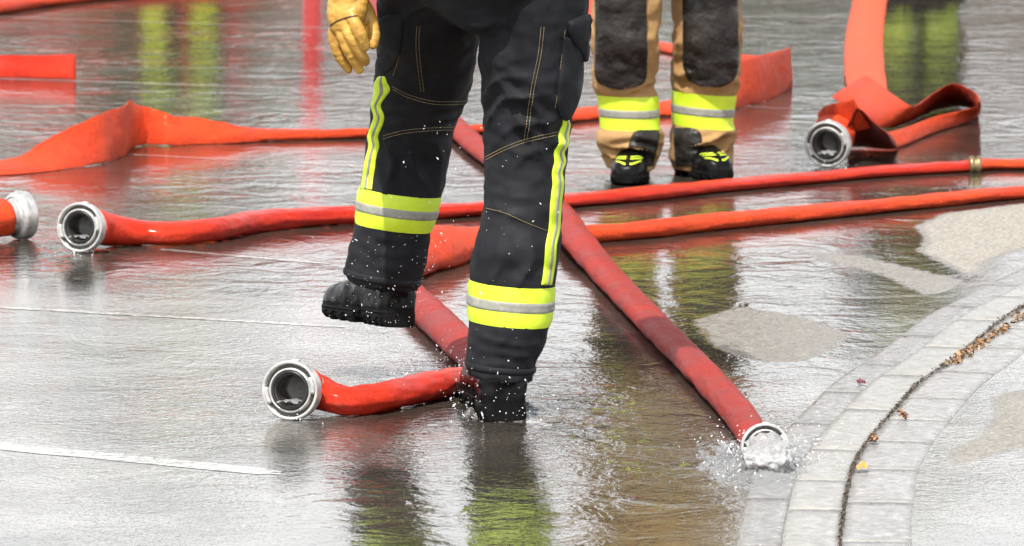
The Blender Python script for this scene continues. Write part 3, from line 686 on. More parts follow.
# F: folded flat end, left edge; G: hose leaving at the top left corner
g0 = G(40, 78); h6 = hose_thing(g0, 'short flat red hose standing on edge with a square folded end at the left edge')
st = wst([(-80,66.5,.084,.018,58),(-30,66.5,.084,.018,60),(0,66.5,.083,.020,62),(40,67,.084,.022,64),(60,67,.086,.020,70),(72,67,.088,.014,80),(75,67,.089,.008,86)])
tube('hose_jacket', st, M_hose_wet, h6, 10, wob=.002)
g0 = G(40, 8); h7 = hose_thing(g0, 'red hose crossing the extreme upper left corner')
st = wst([(-60,14,.084,.05,10),(0,6.5,.084,.05,10),(40,1,.084,.045,5),(80,-3,.084,.04,5),(110,-6,.084,.038,0),(220,-14,.084,.036,0),(420,-24,.084,.036,0)])
tube('hose_jacket', st, M_hose, h7, 11, wob=.002)

# H: pale flat hose coming down from the top right, folded loop, coupling
g0 = G(827, 165); h8 = hose_thing(g0, 'flat salmon hose from the top edge crumpled into loops behind a coupling at upper right')
ME, kE = coupling(h8, G(826.5, 144.5, .066), (-.34, -.90, -.06), .066, spin=.35, water=True)
t0 = back(ME, kE, .062); t1 = back(ME, kE, .10)
flat = wst([(878,-130,.135,.013,0),(874,-60,.135,.013,0),(870,0,.135,.014,0),(865,30,.136,.016,0),(864,60,.137,.018,-3,.004),(866,82,.136,.016,-6,.008),(868,94,.13,.014,-6,.010)])
tube('hose_jacket', flat, M_hose_pale, h8, 12, wob=.003, nseg=48)
ribbon('hose_jacket', [((868,76,.085),(832,97,.055)),((880,85,.10),(850,110,.03)),((897,97,.10),(870,123,.012)),((911,106,.09),(888,128,.006)),((919,104,.085),(906,123,.006)),((930,96,.09),(921,116,.006)),((942,88,.11),(936,110,.006)),((953,84,.125),(952,107,.006)),
       ((966,87,.125),(966,107,.006)),((976,94,.12),(974,110,.006)),((979.5,102,.11),(978,114,.006)),((976,107,.07),(973,119,.004)),((960,111,.05),(960,124,.003)),((936,116,.048),(932,133.5,.003)),((906,127,.045),(908,144,.003)),((888,132,.05),(896,148.5,.003))], M_hose, h8, .014, 13)
ribbon('hose_jacket', [((888,134,.09),(898,148,.004)),((876,124,.12),(890,149.5,.002)),((858,108.5,.16),(873,148,.003)),((850,120,.13),(858,147,.004)),((846,130,.10),(848,147,.004))], M_hose_dark, h8, .013, 14)  # same hose; shade on the fold's inner face painted with the darker jacket
tail = [tuple(G(862,113,.145))+(.11,.014,238), tuple(G(852,116,.135))+(.10,.016,245), tuple(G(840,116,.130))+(.09,.03,230), tuple(G(831,120,.110))+(.088,.06,200), (t1.x, t1.y+.03, t1.z+.02, .088, .078, 180), (t1.x, t1.y, t1.z+.004, .096, .092, 180), (t0.x, t0.y, t0.z, .099, .099, 180)]
tube('hose_jacket', tail, M_hose, h8, 15, wob=.003)

# ------------------------------------------------------------------ boots
def boot(root, M, lime=False, h=.24):
    """local: heel at origin, toe +Y, up +Z"""
    pcs = []
    rows = spline([(-.012,.030,.045,.030),(-.004,.040,.050,.040),(.03,.044,.062,.055),(.08,.042,.070,.066),(.13,.043,.060,.052),(.18,.048,.050,.042),(.23,.050,.045,.036),(.265,.044,.042,.032),(.29,.028,.036,.022),(.297,.012,.032,.010)], 36)
    rings = []
    for y, w, zc, hh in rows:
        rings.append([Vector((w*math.copysign(abs(math.cos(a))**.85, math.cos(a)), y, max(.02, zc+hh*math.sin(a)))) for a in [2*math.pi*i/28 for i in range(28)]])
    pcs.append(rings_mesh(rings))
    rows = spline([(.05,.042,.050,.055),(.10,.044,.052,.052),(.13,.047,.054,.050),(min(.17,h-.01),.048,.050,.060),(h,.046,.048,.064)], 18)
    pcs.append(rings_mesh([[Vector((w*math.cos(2*math.pi*i/28), yc+d*math.sin(2*math.pi*i/28), z)) for i in range(28)] for z, w, d, yc in rows]))
    pcs.append(chain([(-.034,.004,.070),(0,-.006,.076),(.034,.004,.070)], [.011,.012,.011]))       # heel counter ridge
    V, N, F = union(pcs, .0045, 4)
    q = V*np.array([26, 26, 30]); cre = np.exp(-((V[:,1]-.13)/.05)**2)+np.exp(-((V[:,2]-.13)/.04)**2)
    V = V + N*(.0022*fbm(q, 3)+.0012*cre*noise(V*np.array([14, 60, 75])))[:, None]
    up = mk('boot', [M @ Vector(v) for v in V], F, M_boot, root)
    out = spline([(-.018,.010),(-.016,.026),(-.010,.040),(.01,.046),(.05,.046),(.09,.043),(.13,.043),(.17,.048),(.22,.053),(.26,.049),(.29,.034),(.303,.016)], 60)
    rings = []
    for k, (y, w) in enumerate(out):
        w *= .90 if y < .1 else .97
        z0 = 0 if y < .088 else (.013 if y < .125 else 0)
        if k % 4 < 2 and (y < .08 or y > .14): z0 += .007
        z0 += max(0, (y-.23))*.16; top = .036 + .004*(y < .1)
        rings.append([Vector((w*.88, y, z0)), Vector((w*.98, y, z0+.004)), Vector((w*1.01, y, z0+.008)), Vector((w*.95, y, z0+.0095)), Vector((w*.95, y, z0+.0115)), Vector((w*1.02, y, z0+.013)), Vector((w*1.02, y, top-.013)), Vector((w*.96, y, top-.0115)), Vector((w*1.02, y, top-.010)), Vector((w*.97, y, top-.006)), Vector((w*.98, y, top)), Vector((-w*.98, y, top)), Vector((-w*.97, y, top-.006)), Vector((-w*1.02, y, top-.010)), Vector((-w*.96, y, top-.0115)), Vector((-w*1.02, y, top-.013)), Vector((-w*1.02, y, z0+.013)), Vector((-w*.95, y, z0+.0115)), Vector((-w*.95, y, z0+.0095)), Vector((-w*1.01, y, z0+.008)), Vector((-w*.98, y, z0+.004)), Vector((-w*.88, y, z0))])
    v, f = rings_mesh(rings); sub(mk('sole', [M @ q for q in v], f, M_sole, root, False), up)
    # welt strip
    pts = [Vector((w*1.0+.001, y, .040+.004*(y < .1))) for y, w in out] + [Vector((-w*1.0-.001, y, .040+.004*(y < .1))) for y, w in reversed(out)]
    b = bvh(V, F)
    if lime:
        for sx in (-1, 1):
            for k in range(3):
                mb = MB(); row = []
                for i in range(11):
                    t = i/10; y = .282-.020*k - .012*math.sin(t*math.pi*.5)*0 - .030*t*t; x = sx*(.006+.030*t)
                    rw = []
                    for e in (-1, -.9, .9, 1):
                        h_ = b.ray_cast(Vector((x, y+e*.0026*(1-.45*t), .25)), Vector((0, 0, -1)))
                        pz = h_[0] if h_[0] is not None else Vector((x, y, .05))
                        rw.append(pz + Vector((0, 0, .0016 if abs(e) < .95 else -.002)))
                    row.append(rw)
                v, f = rings_mesh(row, cap=False, close=False); mb.add(v, f, M); sub(mb.build('toe_stripe', M_lime, root), up)
    return up
def pose(loc, yaw, pitch=0, roll=0):           # yaw 0 = toe towards +Y
    return Matrix.Translation(loc) @ Matrix.Rotation(yaw, 4, 'Z') @ Matrix.Rotation(pitch, 4, 'X') @ Matrix.Rotation(roll, 4, 'Y')

# ------------------------------------------------------------------ trousers from tapered leg lofts
def leg_loft(rows, depth=1.0, n=48):
    """rows (py, xl, xr, Y, depth factor)"""
    S_ = spline([tuple(r)+(0,)*(6-len(r)) for r in rows], 70); rings = []
    for py, xl, xr, Y, dk, tl in S_:
        a = P(xl, py, Y); b = P(xr, py, Y); c = (a+b)/2; rx = (b-a).length/2; ry = rx*dk
        rings.append([c + Vector((rx*math.copysign(abs(math.cos(t))**.92, math.cos(t)), ry*math.copysign(abs(math.sin(t))**.95, math.sin(t)), -tl*rx*math.cos(t))) for t in [2*math.pi*i/n for i in range(n)]])
    return rings_mesh(rings)
def axis_at(rows, py):
    A = np.array([r[:4] for r in rows]); o = np.argsort(A[:,0]); xl, xr, Y = [float(np.interp(py, A[o,0], A[o,k])) for k in (1,2,3)]
    return P((xl+xr)/2, py, Y)
def folds(V, spec):
    """hand laid folds: (centre xyz, normal direction of crest spacing, wavelength, amp, radius)"""
    out = np.zeros(len(V))
    for c, d, wl, amp, rad in spec:
        c = np.array(c); d = np.array(d, float); d /= np.linalg.norm(d); q = V-c
        wob = noise(V*7+c)*wl*1.1
        s = (q@d + wob)/wl; g = np.exp(-(np.linalg.norm(q, axis=1)/rad)**2)
        gate = np.clip(.5+1.3*noise(V*6+c*3), 0, 1.3); out += amp*g*gate*(1-2*np.abs(np.sin(math.pi*s))**.7)
    return out*1.75

def torso_and_head(root, hip, face, shoulders_w=.235, arms=None, jacket=M_black, helmet=True, z0=.84, coat_r=.20):
    """hip: Vector at pelvis centre (z .95); face: unit Vector the person looks along; arms: list of [shoulder, elbow, wrist] offsets in body frame (x right of viewer-frame, y forward, z)"""
    fy = math.atan2(-face.x, face.y); Rm = Matrix.Translation(Vector((hip.x, hip.y, 0))) @ Matrix.Rotation(fy, 4, 'Z')
    pcs = []
    rows = spline([(z0,coat_r,.150,0),(.95,coat_r*.98,.150,0),(1.10,.185,.135,.005),(1.28,.205,.140,.005),(1.40,.215,.130,0),(1.47,.170,.105,-.01),(1.52,.085,.075,-.005),(1.56,.070,.068,.0)], 40)
    pcs.append(rings_mesh([[Vector((w*math.cos(t), yo+d*math.sin(t), z)) for t in [2*math.pi*i/40 for i in range(40)]] for z, w, d, yo in rows]))
    for sh, el, wr in arms:
        pcs.append(chain([sh, [(a+b)/2 for a, b in zip(sh, el)], el, [(a+b)/2 for a, b in zip(el, wr)], wr], [.085, .074, .064, .058, .050]))
    V, N, F = union(pcs, .011, 8)
    V = V + N*(.006*fbm(V*np.array([7, 7, 12]), 3))[:, None]
    W = [Rm @ Vector(v) for v in V]; jk = mk('jacket', W, F, jacket, root)
    b = bvh([list(w) for w in W], F)
    for zz in (z0+.06, 1.22):
        lo = Rm @ Vector((0, 0, zz)); hi = lo + Vector((0, 0, .075))
        rows = []
        for k in range(5):
            c = lo.lerp(hi, k/4); row = []
            for i in range(72):
                a = 2*math.pi*i/72; d = Vector((math.cos(a), math.sin(a), 0)); h = b.ray_cast(c+d*.33, -d); h2 = b.ray_cast(c, d)
                q_ = h2[0] if h2[0] is not None else c+d*.2
                if (q_-c).length > .26: q_ = c+d*.2
                row.append(q_+d*(.004 if 0 < k < 4 else -.003))
            rows.append(row)
        v, f = rings_mesh(rows, cap=False); sub(mk('jacket_tape', v, f, M_lime, root), jk)
    hz = 1.66
    hp = [ellipsoid((0, 0, hz+.03), (.076, .096, .105)), ellipsoid((0, .025, hz-.045), (.056, .066, .060)), chain([(0, -.01, 1.50), (0, 0, 1.56), (0, .005, 1.62)], [.062, .056, .058]),
          chain([(0, .094, hz+.030), (0, .112, hz-.002), (0, .104, hz-.014)], [.010, .013, .012]), ellipsoid((-.078, 0, hz), (.010, .018, .030)), ellipsoid((.078, 0, hz), (.010, .018, .030)),
          chain([(-.024, .083, hz-.042), (0, .090, hz-.040), (.024, .083, hz-.042)], [.007, .009, .007])]
    V, N, F = union(hp, .005, 3); head = mk('head', [Rm @ Vector(v) for v in V], F, M_skin, root)
    for sx in (-1, 1):
        v, f = ellipsoid((sx*.032, .082, hz+.022), (.014, .012, .010)); sub(mk('eye', [Rm @ q for q in v], f, M_eye, root), head)
    if helmet:
        rings = []
        for k in range(14):
            t = k/13*math.pi/2; r_ = math.cos(t)
            rings.append([Vector(((.118*r_+.002)*math.cos(a), (.142*r_+.002)*math.sin(a), hz+.045+.125*math.sin(t))) for a in [2*math.pi*i/40 for i in range(40)]])
        brim = [[Vector((w*math.cos(a), w*1.2*math.sin(a)-(.02 if math.sin(a) < 0 else 0), hz+.045-d)) for a in [2*math.pi*i/40 for i in range(40)]] for w, d in ((.112, .012), (.132, .014), (.134, .008), (.120, .0))]
        v, f = rings_mesh(brim+rings, cap=False); mk('helmet', [Rm @ q for q in v], f, M_helmet, root)
    return Rm, jk
def glove_simple(root, Rm, wrist, direction, side):
    """closed resting glove with palm, five separate fingers"""
    D = Vector(direction).normalized(); A = Vector((0, 0, 1)) if abs(D.z) < .8 else Vector((0, 1, 0)); X = D.cross(A).normalized(); N_ = X.cross(D).normalized(); w = Vector(wrist)
    pcs = [chain([w-D*.05, w, w+D*.03], [.045, .038, .036]), chain([w+D*.01-X*.018, w+D*.085-X*.022], [.024, .022]), chain([w+D*.01+X*.018, w+D*.085+X*.022], [.024, .022]), chain([w+D*.02, w+D*.09], [.026, .024])]
    for i, (o, ln) in enumerate(((-.033, .068), (-.011, .080), (.011, .076), (.033, .060))):
        a = w+D*.085+X*o; b_ = a+D*ln*.45+N_*.006; c = b_+D*ln*.30+N_*.022; e = c+D*ln*.08+N_*.022; pcs.append(chain([a, b_, c, e], [.0125, .0120, .0110, .0095]))
    th = w+D*.030+X*(.034*side); pcs.append(chain([th, th+D*.035+X*.022*side+N_*.012, th+D*.062+X*.026*side+N_*.028], [.017, .0135, .011]))
    V, N, F = union(pcs, .0038, 2)
    return mk('glove', [Rm @ Vector(v) for v in V], F, M_glove, root)

# ------------------------------------------------------------------ first firefighter, walking away
HEEL = G(503, 420); Yh = HEEL.y; YR = Yh+.052; YL = Yh+.46
ff1 = empty('person', (HEEL.x, HEEL.y, 0), 'person seen from behind in black trousers, one boot lifted, wearing a tan glove', 'person')
R1 = [(379,467,533,YR-.005,1.15,.10),(371,466,534,YR,1.15,.10),(360,467,535,YR,1.15,.09),(345,468,543,YR+.005,1.12,.08),(333,468,549,YR+.01,1.1),(300,469,553,YR+.02,1.08),(285,470,555,YR+.02,1.05),(265,470,559,YR+.02,1.05),(245,473,562,YR+.02,1.05),(225,479,562,YR+.03,1.05),(205,484,562,YR+.03,1.05),
      (182,486,564,YR+.04,1.05),(150,484,568,YR+.05,1.1),(120,483,571.5,YR+.05,1.1),(100,481,577,YR+.05,1.1),(80,479,580,YR+.05,1.1),(60,478,583,YR+.05,1.1),(40,478,586,YR+.05,1.1),(15,479,588,YR+.05,1.15),(-20,481,590,YR+.05,1.2),(-60,484,588,YR+.05,1.3),(-90,488,584,YR+.05,1.35)]
Lft = [(286,348,416,YL,1.1,.17),(280,345.5,418,YL,1.1,.17),(270,346,421,YL,1.08,.17),(255,349,426,YL,1.08,.16),(240,354,429,YL,1.06,.14),(228,355,431,YL,1.06,.12),(210,357,437,YL,1.05),(190,359,443,YL+.005,1.05),(175,363,447,YL+.01,1.05),(150,365,452,YL+.01,1.05),(120,369.5,458,YL-.01,1.08),(100,370.5,467,YL-.03,1.1),
      (85,372.5,471,YL-.06,1.1),(60,376,476,YL-.12,1.1),(35,377,479,YL-.19,1.12),(15,377,482,YL-.24,1.15),(-20,378,486,YL-.32,1.2),(-60,380,486,YR+.06,1.3),(-90,385,486,YR+.05,1.35)]
pel = [(34,470,490,YR+.05,4.0),(15,440,520,YR+.05,1.6),(-20,392,576,YR+.05,.9),(-60,380,588,YR+.05,.80),(-110,384,584,YR+.05,.78),(-150,390,578,YR+.05,.75)]
V, N, F = union([leg_loft(R1), leg_loft(Lft), leg_loft(pel)], .0058, 5)
def rm(px, py, Y): return tuple(P(px, py, Y))
sp = [(rm(500,150,YR-.08), (.55,0,1), .050, .0060, .10), (rm(505,110,YR-.08), (-.5,0,1), .060, .0055, .12), (rm(545,120,YR-.06), (.9,0,.5), .05, .005, .10), (rm(500,195,YR-.08), (.4,0,1), .045, .005, .09),
      (rm(520,60,YR-.08), (.2,0,1), .075, .004, .12), (rm(500,30,YR-.08), (-.6,0,1), .05, .006, .08), (rm(495,350,YR-.08), (.15,0,1), .030, .004, .06), (rm(515,255,YR-.08), (1,0,.15), .07, .0045, .10),
      (rm(385,255,YL-.08), (.3,0,1), .036, .004, .07), (rm(375,265,YL-.08), (1,0,.4), .05, .004, .07), (rm(420,90,YL-.15), (.1,0,1), .035, .004, .07), (rm(400,150,YL-.08), (1,0,.5), .07, .005, .10), (rm(440,115,YL-.08), (.3,0,1), .03, .005, .06), (rm(400,195,YL-.08), (.5,0,1), .05, .0035, .08),
      (rm(430,30,YL-.3), (1,0,.1), .09, .005, .13), (rm(450,5,YL-.3), (.4,0,1), .07, .005, .1)]
calm = np.ones(len(V))
for rows_, ya, yb, right in ((R1, 282, 322, True), (Lft, 191, 227, False)):
    za, zb = axis_at(rows_, ya).z, axis_at(rows_, yb).z; side = (V[:,0] > axis_at(Lft, 60).x+.09) == right
    calm = np.where(side & (V[:,2] > zb-.03) & (V[:,2] < za+.03), .12+.88*np.clip(np.abs(V[:,2]-(za+zb)/2)-(za-zb)/2, 0, .03)/.03, calm)
V = V + N*(folds(V, sp)*calm + calm*(.0045*fbm(V*np.array([7., 7., 10.]), 3)) + .0022*noise(V*np.array([34., 34., 48.])))[:, None]
b1 = bvh(V, F)
tr = mk('trousers', V, F, M_black, ff1)
# hem rolls
def hem(rows, py, dpy, rad, tilt, nm='hem_roll'):
    c = axis_at(rows, py); pts = []
    for i in range(49):
        a = 2*math.pi*i/48; d = Vector((math.cos(a), math.sin(a), -tilt*math.cos(a))).normalized(); h = b1.ray_cast(c, d, .2)
        pts.append((h[0] if h[0] is not None else c+d*.075) + d*.001)
    rings = []
    for k, p_ in enumerate(pts[:-1]):
        T = (pts[(k+1) % 48]-pts[k-1]).normalized(); O = (p_-c); O = (O-T*O.dot(T)).normalized(); U = T.cross(O)
        rings.append([p_ + (O*math.cos(2*math.pi*i/10)*.45+U*math.sin(2*math.pi*i/10))*rad for i in range(10)])
    rings.append(rings[0]); v, f = rings_mesh(rings, cap=False); sub(mk(nm, v, f, M_black, ff1), tr)
hem(R1, 366, 0, .0065, .10); hem(Lft, 276, 0, .0075, .17)
def bands(b, rows, ytop, ybot, tilt, parent, root, g=(.34,.66)):
    hi, lo = axis_at(rows, ytop), axis_at(rows, ybot)
    o = band('reflective_band', b, (lo, hi), tilt, M_lime, root); sub(o, parent)
    s = band('silver_strip', b, (lo.lerp(hi, g[0]), lo.lerp(hi, g[1])), tilt, M_silver, root, off=.0046); sub(s, parent)
bands(b1, R1, 282, 322, .085, tr, ff1); bands(b1, Lft, 191, 227, .13, tr, ff1)
# side stripes: lime tape with a grey core
def stripe(pts, hw, Y, b, root, parent):
    rows = [(x-w_, y, x+w_, y) for x, y, w_ in [(q[0], q[1], q[2] if len(q) > 2 else hw) for q in pts]]
    sub(patch('side_stripe', rows, b, Y, M_lime, root, .003, 8, 70), parent)
    rows = [(x-w_*.28+.6, y, x+w_*.28+.6, y) for x, y, w_ in [(q[0], q[1], q[2] if len(q) > 2 else hw) for q in pts]]
    sub(patch('stripe_core', rows, b, Y, M_silver, root, .0045, 4, 70), parent)
stripe([(382,76,3),(381,82,7),(382,90,9.5),(379,98,7),(376,106,5.5),(379,116,6),(377,125,6.5),(373,136,6),(374,146,6),(371,158,6),(369,170,6.5),(367,182,6.5),(366,190,7)], 6, YL-.02, b1, ff1, tr)
stripe([(565.5,119,3),(566,125,4.5),(563.5,134,6),(564,143,6),(559,152,6),(560,162,6.5),(557,172,6),(558,184,6.5),(556,200,6.5),(555,215,6.5),(554,230,6.5),(551,245,6.5),(550,260,6.5),(548,275,6),(546,286,6)], 6, YR, b1, ff1, tr)
for seam in [[(541,27),(538,55),(531,90),(524,141)], [(544,27),(541,55),(534,90),(527,141)], [(565,30),(561,60),(557,95),(555,108)], [(486,157),(505,147),(530,138),(562,131)], [(486,160),(505,150),(530,141),(562,134)],
    [(486,208),(505,213),(530,224),(560,236)], [(392,86),(410,95),(435,101),(466,101)], [(393,89),(410,98),(435,104),(466,104)], [(383,136),(400,131),(425,128),(458,127)], [(383,139),(400,134),(425,131),(458,130)],
    [(417,26),(416,40),(417,60),(421,92)], [(420,26),(419,40),(420,60),(424,92)], [(398,30),(399,55),(393,76)]]:
    sub(stitch('seam_stitching', [seam], b1, YR, M_thread, ff1, r=.0006), tr)
# cargo pocket and flap on the outer right thigh
def slab(name, pts, b, Y, mat, root, off0=.002, off1=.012, parent=None):
    """raised cloth piece: outline (px,py) fanned onto the surface, thick"""
    n = len(pts); S_ = spline(pts+[pts[0]], n*6)[:-1]; cx = sum(p[0] for p in pts)/n; cy = sum(p[1] for p in pts)/n
    rings = []
    for t, off in ((1.0, -.004), (1.0, off1*.55), (.95, off1*.9), (.80, off1), (.5, off1*1.05), (.2, off1*1.1)):
        rings.append([project(b, cx+(x-cx)*t, cy+(y-cy)*t, Y, off)[0] for x, y in S_])
    v, f = rings_mesh(rings); o = mk(name, v, f, mat, root)
    if parent: sub(o, parent)
    return o
slab('cargo_pocket', [(563,36),(578,42),(581,60),(580,85),(574,108),(566,120),(558,113),(557,90),(561,60)], b1, YR, M_black, ff1, off1=.008)
slab('pocket_flap', [(567,22),(588,14),(589,34),(585,50),(583,62),(577,52),(569,38)], b1, YR, M_black, ff1, off1=.013)
slab('cargo_pocket', [(378,18),(400,14),(402,40),(396,62),(382,74),(377,60),(376,40)], b1, YL-.2, M_black, ff1, off1=.004)
# boots
boot(ff1, pose(Vector((HEEL.x, HEEL.y-.004, -.004)), R(7)) @ Matrix.Scale(1.14, 4), h=.125)
hl = P(397, 327, YL-.055); boot(ff1, pose(hl, R(28), R(-2.5), R(4)) @ Matrix.Scale(.98, 4), h=.135)
# upper body (out of frame above) and arms
hipc = P(484, -57, YR+.05); hip = Vector((hipc.x, YR+.05, 0))
wrx = P(350, -12, YR+.02)-hip
Rm, jk = torso_and_head(ff1, hip, Vector((0, 1, 0)), arms=[((-.19,0,1.42), (-.29,-.03,1.16), (wrx.x, wrx.y+.0, wrx.z+.05)), ((.19,0,1.42), (.29,.0,1.17), (.26,.22,1.05))], z0=.875, coat_r=.205)
# right hand glove closed in front
glove_simple(ff1, Rm, (.255,.25,1.04), (-.1,1,-.15), 1)
# left glove, modelled finger by finger
YG = YR+.02
def gp(px, py, dy=0): return list(P(px, py, YG+dy))
k_ = 1/503.
pcs = [chain([gp(350,-40), gp(349,-14), gp(347,0)], [.046,.042,.037]),
       chain([gp(339,3,-.005), gp(337,14,-.010), gp(337,25,-.012)], [.022,.020,.017]), chain([gp(354,-2,0), gp(354,10,-.012), gp(352,20,-.018)], [.028,.026,.020]),
       chain([gp(346,-2,-.008), gp(345,12,-.016), gp(344,24,-.018)], [.026,.024,.020]),
       chain([gp(335,24,-.004), gp(333.2,36,-.006), gp(336,49,-.006), gp(341.5,60,.000), gp(348,69,.010)], [.0115,.0108,.0104,.0098,.0088]),
       chain([gp(340,24,-.016), gp(342,36,-.020), gp(347,48,-.020), gp(353.5,59,-.012), gp(359.5,69.5,.000)], [.0118,.0110,.0106,.0100,.0090]),
       chain([gp(346,21,-.026), gp(349,33,-.032), gp(355,44,-.032), gp(361,53.5,-.024), gp(365.5,61.5,-.012)], [.0122,.0114,.0108,.0102,.0092]),
       chain([gp(352,16,-.034), gp(356.5,26,-.044), gp(361,36,-.044), gp(364.5,46.5,-.034)], [.0130,.0122,.0116,.0102]),
       chain([gp(357,2,.03), gp(366,12,.034), gp(371.5,25,.030), gp(373.5,36,.022), gp(372.5,44,.014)], [.022,.0165,.0140,.0125,.0108]),
       chain([gp(354,8,.02), gp(358,26,.02), gp(362,40,.018)], [.022,.016,.011])]
V, N, F = union(pcs, .0022, 1)
V = V + N*(.0010*fbm(V*np.array([60., 60., 40.]), 3) + .0010*(1-2*np.abs(noise(V*np.array([40., 30., 70.])))))[:, None]
bg_ = bvh(V, F); gl = mk('glove', V, F, M_glove, ff1)
gl['label'] = 'tan yellow leather work glove, fingers half curled'
sub(patch('wrist_seam', [(329,25,329,28),(336,20,336,23.2),(345,16.5,345,19.5),(353,15,353,17.5),(358,15,358,16.5)], bg_, YG, M_gdark, ff1, .0012, 4, 20), gl)

# ------------------------------------------------------------------ second firefighter, facing us
T2 = G(627, 186.5); T3 = G(722, 182.5); Y2 = T2.y+.20
ff2 = empty('person', (P(668, 180, Y2).x, Y2, 0), 'person standing face on in tan trousers with black knee patches', 'person')
Y3 = T3.y+.20
A2 = [(168,607,656,Y2,1.2),(160,604,658,Y2,1.15),(152,601,661,Y2,1.1),(145,600,661,Y2,1.1),(137,596,663.5,Y2,1.1),(131,597,663,Y2,1.08),(127,601,659,Y2,1.05),(112,600,658,Y2,1.05),(97,598.5,658,Y2,1.05),(92,594,657.5,Y2,1.05),(86,591,656.5,Y2,1.08),(76,591.5,658,Y2-.01,1.1),(60,592,658.5,Y2-.02,1.1),(40,592.5,659,Y2-.03,1.1),
      (20,593,659.5,Y2-.03,1.1),(0,593,660,Y2-.03,1.1),(-30,592,663,Y2-.02,1.15),(-60,590,667,Y2,1.2),(-90,590,668,Y2,1.3),(-125,592,668,Y2,1.35)]
B2 = [(168,672,731,Y3,1.15),(160,672.5,732,Y3,1.12),(152,671,732,Y3,1.1),(143,671,733.5,Y3,1.1),(136,669.5,736.5,Y3,1.1),(130,670,736,Y3,1.08),(124,672.5,732,Y3,1.05),(108,672.5,733.5,Y3,1.05),(95,672,736,Y3,1.05),(88,671.5,739.5,Y3,1.06),(76,671,741,Y3-.01,1.1),(60,671,741.5,Y3-.02,1.1),(40,671.5,741.5,Y3-.03,1.1),
      (20,672,740.5,Y3-.03,1.1),(0,672,739,Y3-.03,1.1),(-30,671,741,Y3-.02,1.15),(-60,669,743,Y3,1.2),(-90,668,744,Y3,1.3),(-125,668,742,Y3,1.35)]
pel2 = [(-70,655,680,Y2,3.5),(-85,630,705,Y2,1.6),(-115,598,736,Y2,.9),(-160,596,738,Y2,.8),(-190,600,734,Y2,.78)]
V, N, F = union([leg_loft(A2), leg_loft(B2), leg_loft(pel2)], .0065, 4)
sp = [(rm(625,139,Y2-.08), (.12,0,1), .040, .009, .085), (rm(705,138,Y3-.08), (-.12,0,1), .040, .009, .085), (rm(610,150,Y2-.08), (.5,0,1), .035, .006, .05), (rm(720,150,Y3-.08), (-.4,0,1), .035, .006, .05),
      (rm(640,88,Y2-.08), (-.2,0,1), .045, .007, .06), (rm(695,90,Y3-.08), (.3,0,1), .045, .007, .06), (rm(655,60,Y2-.08), (1,0,.4), .04, .005, .08), (rm(675,60,Y3-.08), (1,0,-.3), .04, .005, .08), (rm(728,88,Y3-.08), (.4,0,1), .04, .006, .06)]
calm = np.ones(len(V)); za, zb = axis_at(B2, 92).z, axis_at(B2, 128).z
calm = .10+.90*np.clip(np.maximum(np.abs(V[:,2]-(za+zb)/2)-(za-zb)/2, 0)/.025, 0, 1)
V = V + N*(calm*(1.5*folds(V, sp) + .009*fbm(V*np.array([8., 8., 13.]), 3) + .004*(1-2*np.abs(noise(V*np.array([11., 11., 20.])+5)))))[:, None]
b2 = bvh(V, F); tr2 = mk('trousers', V, F, M_tan, ff2)
bands(b2, A2, 94.5, 128, .02, tr2, ff2, (.32,.63)); bands(b2, B2, 92, 126, .09, tr2, ff2, (.32,.63))
sub(patch('knee_patch', [(-70,603,640),(-66,596,647),(-40,595,648),(0,595,647.5),(30,594.5,648),(60,594,648.5),(74,594,648),(82,598,645),(86.5,608,637),(87.5,615,628)], b2, Y2-.05, M_pad, ff2, .010, 16, 60), tr2)
sub(patch('knee_patch', [(-70,690,728),(-66,683,735),(-40,682,737),(0,681,738.5),(30,681.5,739.5),(60,682,739.5),(72,683,738),(80,688,733),(85,698,722),(86,705,715)], b2, Y3-.05, M_pad, ff2, .010, 16, 60), tr2)
sub(patch('hem_guard', [(131,640,658),(133,632,661),(145,627,660),(155,626.5,657.5),(167,626,655)], b2, Y2-.05, M_pad, ff2, .005, 10, 30), tr2)
sub(patch('hem_guard', [(128,672.5,690),(132,672,701),(140,672,703.5),(155,673,705),(167,673.5,705.5)], b2, Y3-.05, M_pad, ff2, .005, 10, 30), tr2)
def boot_at(root, toe, heading, **kw):         # heading = direction the toe points, toe tip on the ground
    yaw = math.atan2(-heading[0], heading[1]); d = Vector((heading[0], heading[1], 0)).normalized()
    return boot(root, pose(Vector((toe.x, toe.y, -.002)) - d*.30, yaw), **kw)
boot_at(ff2, T2, (-.10, -1), lime=True, h=.17); boot_at(ff2, T3, (.30, -1), lime=True, h=.17)
hip2 = Vector((P(668, 0, Y2).x, Y2+.02, 0))
Rm2, jk2 = torso_and_head(ff2, hip2, Vector((0, -1, 0)), arms=[((-.19,0,1.42), (-.30,.02,1.18), (-.20,.24,1.10)), ((.19,0,1.42), (.30,.02,1.18), (.20,.24,1.10))], jacket=M_tan, z0=.80, coat_r=.20)
glove_simple(ff2, Rm2, (-.185,.27,1.09), (.35,1,-.05), -1); glove_simple(ff2, Rm2, (.185,.27,1.09), (-.35,1,-.05), 1)

